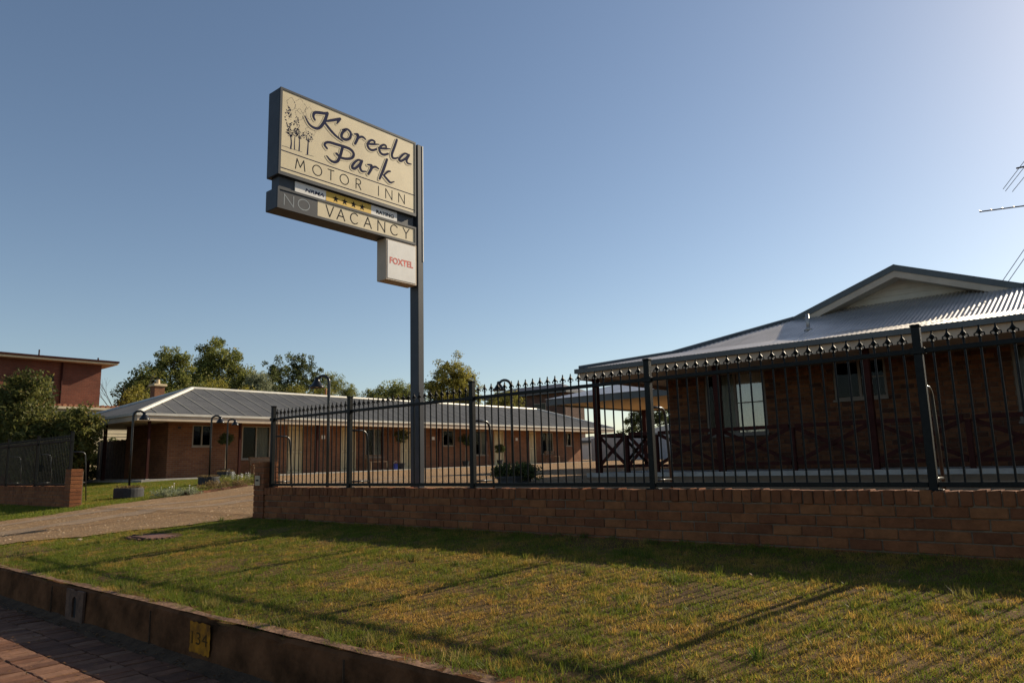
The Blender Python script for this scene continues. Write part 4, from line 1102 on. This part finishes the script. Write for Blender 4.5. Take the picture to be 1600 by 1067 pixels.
def verge():
    rv=np.random.default_rng(11); NT=26000; PT=22
    tx=rv.uniform(-14.5,5.5,NT); ty=rv.uniform(2.74,6.17,NT); th=rv.gamma(3.2,.31,NT)
    x=np.repeat(tx,PT)+rv.normal(size=NT*PT)*.022; y=np.clip(np.repeat(ty,PT)+rv.normal(size=NT*PT)*.022,2.72,6.18); hm=np.repeat(th,PT)
    NU=260000
    x=np.concatenate([x,rv.uniform(-14.5,5.5,NU)]); y=np.concatenate([y,rv.uniform(2.73,6.17,NU)]); hm=np.concatenate([hm,rv.uniform(.45,.9,NU)]); N=len(x)
    tc=np.concatenate([np.repeat(rv.normal(size=NT)*.24,PT),rv.normal(size=NU)*.15])
    edge=np.interp(y,[a for a,_ in RE[:6]],[b for _,b in RE[:6]])+.12*np.sin(y*6.3)+.1*rv.normal(size=N)
    keep=x>edge
    bare=fbm(x+40,y+9,.8); keep&=~((bare<.31)&(rv.random(N)<.72))
    keep&=~(((x+10.55)/.55)**2+((y-4.62)/.30)**2<1)
    keep&=~((np.abs(x+11.6)<.8)&(np.abs(y-3.3)<.28)&(rv.random(N)<.75))
    keep&=(rv.random(N)<np.where(x>-.2,.45,1))
    x,y,hm,tc=x[keep],y[keep],hm[keep],tc[keep]; n=len(x)
    dry=.16+tc+.22*np.exp(-((x+3.6)/2.6)**2)*np.exp(-((y-4.3)/1.3)**2)-.22*np.clip((3.3-y)/.6,0,1)-.12*np.clip((-6-x)/3,0,1)
    h=rv.uniform(.013,.027,n)*hm*(.55+.9*fbm(x,y,.4))*(1+.75*np.clip((3.15-y)/.4,0,1)*fbm(x+7,y,.25)*1.6)
    blades('verge_grass','patchy green and straw coloured lawn on the sloping verge',x,y,h,rv.uniform(.003,.0062,n),grass_colour(rv,x,y,dry),12)
verge()
def verge_bits():
    rv=np.random.default_rng(17); n=420                          # dead leaves
    x=rv.uniform(-12,3,n); y=2.8+3.3*rv.random(n)**1.1; z=G(y)+rv.uniform(.012,.03,n)
    C=np.stack([x,y,z],1); ax=rv.normal(size=(n,3))*np.array([1,1,.35]); ax/=np.linalg.norm(ax,axis=1)[:,None]; bx=np.cross(ax,[0,0,1.0]); L=rv.uniform(.015,.04,n)[:,None]
    V=np.stack([C-ax*L*.5,C+bx*L*.25+[0,0,.005],C+ax*L*.5,C-bx*L*.25+[0,0,.003]],1).reshape(-1,3)
    c=np.ones((n,4)); t=rv.random((n,1)); c[:,:3]=np.array([.16,.08,.035])*(1-t)+np.array([.48,.30,.14])*t
    tag(link('fallen_leaves',np_mesh('fallen_leaves',V,np.arange(n*4).reshape(-1,4),M['leaf'],np.repeat(c,4,0))),'dry brown leaves scattered over the verge lawn','leaves',None,'stuff')
    n=170; tx=rv.uniform(-12,3,n); ty=np.where(rv.random(n)<.45,rv.uniform(2.76,2.95,n),np.where(rv.random(n)<.4,rv.uniform(5.95,6.14,n),rv.uniform(2.9,6.1,n))); P=46
    x=np.repeat(tx,P)+rv.normal(size=n*P)*.03; y=np.clip(np.repeat(ty,P)+rv.normal(size=n*P)*.025,2.71,6.15); m=len(x)
    h=np.repeat(rv.uniform(.045,.10,n),P)*rv.uniform(.5,1.1,m); k=np.repeat(rv.random((n,1))**2,P,0)
    c=(np.array([.085,.13,.018])*(1-k)+np.array([.40,.29,.10])*k)*(.7+.5*rv.random((m,1)))
    blades('grass_tufts','longer ragged grass tufts along kerb and wall',x,y,h,rv.uniform(.004,.007,m),c,18)
verge_bits()
def left_lawn():
    rv=np.random.default_rng(21); N=330000
    x=rv.uniform(-34,-16.6,N); y=rv.uniform(2.9,16,N)
    ed=np.interp(y,[a for a,_ in LE],[b for _,b in LE])+.10*np.sin(y*5.1)+.1*rv.normal(size=N)
    k=(x<ed)&~((y>12.3)&(x<-29.5))&~((y>6.1)&(y<6.45)&(x<-18.4))
    x,y=x[k],y[k]; n=len(x)
    blades('lawn_grass','short green lawn between driveway and motel end',x,y,rv.uniform(.03,.06,n),rv.uniform(.008,.016,n),grass_colour(rv,x,y,-.12*np.ones(n)),22)
left_lawn()

# ---------------------------------------------------------------- lamps, planters and garden pieces
def lamp(label,x,y,top,ang,zb=None,head=.115):
    zb=gz(y) if zb is None else zb
    t=empty('garden_lamp',(x,y,zb),label,'lamp','gooseneck garden lamps'); H=top-zb
    r=.14; d=Vector((math.cos(ang),math.sin(ang),0))
    pts=[(0,0,0),(0,0,H*.5),(0,0,H-r-.02)]+[tuple(d*(r-r*math.cos(a))+Vector((0,0,H-r+r*math.sin(a)))) for a in np.linspace(.3,2.75,8)]
    e=Vector(pts[-1])
    MB().tube(pts,.030,10).build('post',M['lamp'],t,smooth=True)
    b=MB().lathe([(.02,.06),(.045,.05),(.05,0),(.07,-.03),(.105,-.085),(head+.02,-.13),(head+.024,-.15),(head+.012,-.15),(.09,-.085),(.04,-.03)],18)
    sh=b.build('shade',M['lamp'],t,tuple(e),smooth=True); sh.rotation_euler=(0,0,0)
    g=MB().lathe([(.001,-.15),(.03,-.14),(.042,-.11),(.035,-.07)],10); g.build('bulb',M['signwhite'],sh,smooth=True)
    MB().tube([(0,0,0),(0,0,.02)],[.07,.06],12).build('base_plate',M['lamp'],t)
    return t
def planter(label,x,y,r,h):
    t=empty('tub_planter',(x,y,gz(y)-.01),label,'planter','dark round tub planters')
    MB().lathe([(r*.93,0),(r,.03),(r*1.0,h-.04),(r*.97,h),(r*.86,h),(r*.84,h-.05),(.001,h-.05)],26).build('tub',M['rubber'],t,smooth=False)
    rv=np.random.default_rng(int(abs(x*10))); C=np.stack([rv.uniform(-.8,.8,22)*r,rv.uniform(-.8,.8,22)*r,np.full(22,h+.0)],1)
    V,F,c=leaves(rv,C,np.full(22,.09),30,.06,GREENS['dry'],aspect=3); link('planting',np_mesh('planting',V,F,M['leaf'],c),t)
L1=(-20.4,8.2); L2=(-22.8,11.6); L3=(-27.0,14.4)
planter('dark tub planter with dry plants nearest the left brick pier',*L1,.36,.27); lamp('gooseneck lamp in the tub nearest the left brick pier',*L1,1.62,1.2,gz(8.2)+.2)
planter('dark tub planter beside the white flowering clump',*L2,.33,.25); lamp('gooseneck lamp in the tub beside the flowering clump',*L2,1.74,.9,gz(11.6)+.18)
planter('dark tub planter closest to the motel front slab',*L3,.33,.30); lamp('gooseneck lamp in the tub closest to the motel slab',*L3,1.95,.9,gz(14.4)+.23)
lamp('tall black gooseneck lamp between the first two fence posts',-12.4,8.75,1.84,3.6,None,.13)
lamp('black gooseneck lamp behind the fence by the potted shrub',-10.57,12.29,1.82,-2.3,None,.13)
tree('potted_shrub','dark bushy shrub in a tub behind the near fence','shrub',(-10.2,11.9,gz(11.9)),[(0,0,.24,.30,.30,.14),(.28,.1,.22,.2,.2,.12),(-.28,-.1,.22,.2,.2,.12)],50,50,.07,'dark',.03,crad=.12)
t=empty('tub_planter',(-10.2,11.9,gz(11.9)-.005),'dark square tub under the bushy shrub behind the near fence','planter')
MB().cbox(-.26,.26,-.26,.26,0,.13,.02).build('tub',M['rubber'],t)
MB().box(-.29,.29,-.29,-.261,.10,.15).box(-.29,.29,.261,.29,.10,.15).box(-.29,-.261,-.26,.26,.10,.15).box(.261,.29,-.26,.26,.10,.15).build('rim',M['rubber'],t)

def clump(label,x,y,rx,ry,pal,seed,flowers=0):
    t=empty('ground_cover_clump',(x,y,gz(y)),label,'plant'); rv=np.random.default_rng(seed)
    n=46; C=np.stack([rv.uniform(-1,1,n)*rx,rv.uniform(-1,1,n)*ry,rv.uniform(.03,.16,n)],1)
    V,F,c=leaves(rv,C,rv.uniform(.08,.15,n),40,.06,GREENS[pal],aspect=3); link('foliage',np_mesh('foliage',V,F,M['leaf'],c),t)
    if flowers:
        b=MB()
        for _ in range(flowers):
            px,py,pz=rv.uniform(-1,1)*rx*.8,rv.uniform(-1,1)*ry*.8,rv.uniform(.2,.34)
            b.tube([(px,py,pz-.2),(px,py,pz)],.004,4); b.lathe([(.001,pz+.01),(.016,pz+.007),(.019,pz),(.001,pz-.008)],7,px,py)
        b.build('flowers',M['signwhite'],t)['kind']='stuff'
clump('low brown clump on the lawn edge beside the first tub',-18.85,8.75,.25,.55,'grey',1,6)
clump('spreading brown clump on the lawn edge below the second tub',-19.7,10.6,.45,.75,'dry',2,0)
clump('green clump with white flowers beside the second tub',-21.3,11.9,.5,.5,'olive',3,16)
clump('green clump trailing towards the motel slab',-23.6,13.2,.6,.6,'mid',4,5)
e=empty('brick_edging',(-18.9,9.3,gz(9.3)),'short row of terracotta edging bricks along the lawn','edging')
em=brick_meshes('edging_brick',M['paver'],.11,.22,.12,3)
for i in range(9):
    y=8.95+i*.235; o=link('edging_brick',random.choice(em),e,(ip(LE,y)+18.9-.05,y-9.3,gz(y)-gz(9.3)-.05),random.uniform(-.15,.15))

# potted standards, bench, bucket by the motel front
def standard(label,y,h,r):
    z=slabz(y); t=empty('potted_standard_tree',(-30.2,y,z),label,'pot plant','clipped trees in pots')
    MB().lathe([(.14,0),(.2,.3),(.22,.32),(.19,.32),(.001,.29)],16).build('pot',M['rubber'],t)
    MB().tube([(0,0,.25),(.01,0,h-r)],[.025,.018],7).build('trunk',M['stone'],t)
    rv=np.random.default_rng(int(y*7)); d=rv.normal(size=(46,3)); d/=np.linalg.norm(d,axis=1)[:,None]; C=np.array([0,0,h])+d*r*(rv.random(46)**.4)[:,None]*np.array([1,1,.8])
    V,F,c=leaves(rv,C,np.full(46,.13),45,.08,GREENS['dark']); link('crown',np_mesh('crown',V,F,M['leaf'],c),t)
standard('clipped potted tree by the blue bucket',26.0,1.75,.42)
standard('clipped potted tree right of the sign pole',30.9,1.55,.42)
standard('clipped potted tree at the far right motel window',33.9,1.0,.3)
standard('clipped potted tree before the large left motel window',16.05,1.6,.3)
def bench(label,y):
    z=slabz(y); t=empty('timber_bench',(-30.4,y,z),label,'bench','benches under the motel windows')
    for k in range(3): MB().box(-.05+k*.13,.06+k*.13,-.6,.6,.42,.45).build('seat_slat',M['wood'],t)
    for k in range(2): MB().box(-.10,-.07,-.6,.6,.55+k*.14,.65+k*.14).build('back_slat',M['wood'],t)
    for q in (-.52,.52):
        MB().box(-.07,-.02,q-.03,q+.03,0,.80).build('leg',M['wood'],t); MB().box(.26,.31,q-.03,q+.03,0,.42).build('leg',M['wood'],t)
bench('timber bench below the window near the blue bucket',24.4); bench('timber bench below the farthest large motel window',39.3); bench('timber bench below the large left motel window',17.9)
t=empty('bucket',(-29.9,25.35,slabz(25.35)),'blue plastic bucket on the motel veranda','bucket')
MB().lathe([(.11,0),(.15,.3),(.16,.31),(.14,.31),(.10,.02),(.001,.02)],16).build('tub',M['blue'],t)
MB().tube([(0,.15*math.cos(a),.3+.12*math.sin(a)) for a in np.linspace(0,3.14,9)],.006,5).build('handle',M['alu'],t)

# rusty lid and stone in the verge
t=empty('service_lid',(-10.55,4.62,gz(4.62)),'rusty brown service lid set in the lawn','lid')
MB().cbox(-.33,.33,-.2,.2,-.02,.004,.003).build('lid',M['rust'],t)
q=MB()
for i in range(26):
    a=i*.2417; rr_=random.uniform(.85,1.25); q.cbox(.42*rr_*math.cos(a)-.02,.42*rr_*math.cos(a)+.03,.26*rr_*math.sin(a)-.02,.26*rr_*math.sin(a)+.02,-.02,random.uniform(.0,.012),.005)
q.build('broken_surround',M['stained'],t)['kind']='stuff'
b=MB().lathe([(.001,0),(.03,.005),(.036,.014),(.022,.026),(.001,.03)],9); b.v=[(x*1.4+random.uniform(-.01,.01),y+random.uniform(-.01,.01),z) for x,y,z in b.v]
tag(b.build('pale_stone',M['stone'],None,(-11.65,4.05,gz(4.05)-.01)),'small pale stone lying on the verge grass','stone')

# ---------------------------------------------------------------- neighbours
def build_red():
    t=empty('brick_apartment_block',(-46,5,-.3),'two storey red brick block with wide eaves at far left','building'); off=-Vector(t.location)
    def B(mb,n,m,par=None):
        o=mb.build(n,m,par or t); 
        if par is None: o.location=off
        return o
    B(MB().box(-52,-42,-8,15.1,-.6,5.72),'wall',M['rbrick'])
    r=B(MB().add([(-53,-9,5.88),(-41.46,-9,5.88),(-41.46,15.68,5.88),(-53,15.68,5.88),(-47,-3,6.75),(-47,9.8,6.75)],[(0,1,4),(1,2,5,4),(2,3,5),(3,0,4,5)]),'roof',M['darkroof'])
    B(MB().box(-41.48,-41.38,-9,15.76,5.81,5.91).box(-53,-41.481,15.66,15.76,5.81,5.91),'gutter',M['redwood'],r)
    B(MB().box(-52.9,-41.42,-9,15.72,5.722,5.808),'soffit',M['soffit'])
    B(MB().tube([(-41.94,13.2,-.3),(-41.94,13.2,5.7)],.05,8),'downpipe',M['redwood'])
    for y in (9.9,): B(MB().box(-42,-41.97,y-.6,y+.55,4.6,5.6),'window_panel',M['gable'])
    B(MB().box(-41.995,-41.96,12.6,12.85,3.6,5.0),'vent_slot',M['dark'])
    B(MB().tube([(-43,12.4,6.0),(-43,12.4,6.42)],.035,8),'vent_pipe',M['redwood'],r); B(MB().tube([(-42,14.9,5.9),(-42,14.9,6.1)],.04,8),'vent_pipe',M['redwood'],r)
    q=empty('cream_shed',(-40.9,13.7,-.35),'cream weatherboard shed with terracotta roof behind the shrubs','building'); off=-Vector(q.location)
    k=0; z=-.4
    o=MB().box(-41.4,-40.42,11.5,16.2,-.5,3.18).build('wall',M['creamboard'],q); o.location=off
    while z<3.1:
        c=MB().add([(-40.40,11.48,z),(-40.40,16.22,z),(-40.418,16.22,z+.17),(-40.418,11.48,z+.17),(-40.419,11.48,z),(-40.419,16.22,z)],[(0,1,2,3),(0,4,5,1)]).build('weatherboard',M['creamboard'],o); z+=.172
    c=MB().box(-41.6,-40.2,11.3,16.4,3.18,3.30).build('roof_slab',M['creamboard'],q); c.location=off
    for i in range(20):
        y=11.4+i*.25; c=MB().tube([(-41.6,y,3.36),(-40.2,y,3.33)],.10,7).build('roof_tile',M['terracotta'],q); c.location=off
build_red()
def simple_house(name,label,cat,x0,x1,y0,y1,zb,ze,zr,wall,roof,wins=(),over=.5):
    t=empty(name,((x0+x1)/2,(y0+y1)/2,zb),label,cat); off=-Vector(t.location)
    o=MB().box(x0,x1,y0,y1,zb,ze).build('wall',wall,t); o.location=off
    a,b,c,d=x0-over,x1+over,y0-over,y1+over; k=min(b-a,d-c)/2
    if b-a>d-c: rp=[(a+k,(c+d)/2,zr),(b-k,(c+d)/2,zr)]; fs=[(0,1,5,4),(1,2,5),(2,3,4,5),(3,0,4)]
    else: rp=[((a+b)/2,c+k,zr),((a+b)/2,d-k,zr)]; fs=[(0,1,4),(1,2,5,4),(2,3,5),(3,0,4,5)]
    r=MB().add([(a,c,ze+.06),(b,c,ze+.06),(b,d,ze+.06),(a,d,ze+.06)]+rp,fs).build('roof',roof,t); r.location=off
    g=MB().box(a,b,c,c+.1,ze-.14,ze+.059).box(a,b,d-.1,d,ze-.14,ze+.059).box(a,a+.1,c+.1,d-.1,ze-.14,ze+.059).box(b-.1,b,c+.1,d-.1,ze-.14,ze+.059).build('gutter',M['gutter'],r)
    for (wx0,wx1,wz0,wz1) in wins:
        f=MB().box(wx0,wx1,y0-.03,y0-.001,wz0,wz1).build('window',M['frame'],t); f.location=off
        MB().box(wx0+.06,wx1-.06,y0-.036,y0-.031,wz0+.06,wz1-.06).build('pane',M['glass'],f)
    return t
simple_house('brown_brick_building','tall brown brick building with grey roof behind the motel','building',-57.2,-46.2,62.5,66,.1,7.35,8.45,M['brown'],M['darkroof'],[(-54.5,-52.8,4.9,6.3),(-50.5,-48.8,4.9,6.3)],.6)
simple_house('grey_roofed_house','distant house with grey hipped roof seen through the veranda','house',-34.6,-27,58,66,.1,2.2,3.7,M['whitewall'],M['zinc'],[(-35,-33.6,.9,1.9)])
simple_house('white_garage','small white garage beyond the right end of the motel','garage',-36,-33.2,49,53,.1,1.55,2.0,M['whitewall'],M['zinc'],(),.2)
t=empty('steel_panel_fence',(-27,48,gz(48)),'grey steel panel fence at the back of the courtyard','fence')
for i in range(7):
    vs=[];n=24
    for k in range(n+1):
        x=-6+i*2.4+2.36*k/n; 
        for z in (0,1.75): vs.append((x,.03*(1 if (k//2)%2 else 0),z))
    MB().add(vs,[(2*k,2*k+2,2*k+3,2*k+1) for k in range(n)]).build('panel',M['greyfence'],t); MB().box(-6.05+i*2.4,-6.0+i*2.4,-.04,.06,0,1.8).build('post',M['greyfence'],t)

# ---------------------------------------------------------------- aerial on the office roof, wires
t=empty('tv_aerial',(-.75,20,2.6),'dark television aerial on a guyed mast at the right edge','aerial'); o_=-Vector(t.location)
def A(mb,n): 
    o=mb.build(n,M['antenna'],t); o.location=o_; return o
A(MB().tube([(-.75,20,2.6),(-.75,20,6.9)],.022,8),'mast')
bm_=A(MB().tube([(-2.30,20,5.62),(.2,20,5.40)],.016,6),'boom')
for i in range(9):
    x=-2.28+i*.22; z=5.62-(x+2.3)*.088
    MB().tube([(x,19.82,z-.02),(x,20.18,z+.06)],.006,5).build('element',M['antenna'],bm_)
b2=A(MB().tube([(-1.47,20,6.47),(.1,20,6.44)],.020,6),'boom')
for x,l in ((-1.40,.62),(-1.30,.72),(-1.12,.8)):
    MB().tube([(x+l*.55,19.4+.3,6.47+l*.45),(x-l*.62,20.1,6.46-l*.62)],.007,5).build('element',M['antenna'],b2)
for k in (0,.12): A(MB().tube([(-2.15+k*1.1,20,3.72),(-.77,20,5.55+k*-1.6)],.008,5),'guy_wire')
t=empty('power_line',(-55,16,0),'thin power line strung behind the motel wing','cable')
MB().tube([(0,-30+i*6,4.6-.25*math.sin(math.pi*i/10)) for i in range(11)],.02,5).build('cable',M['antenna'],t)
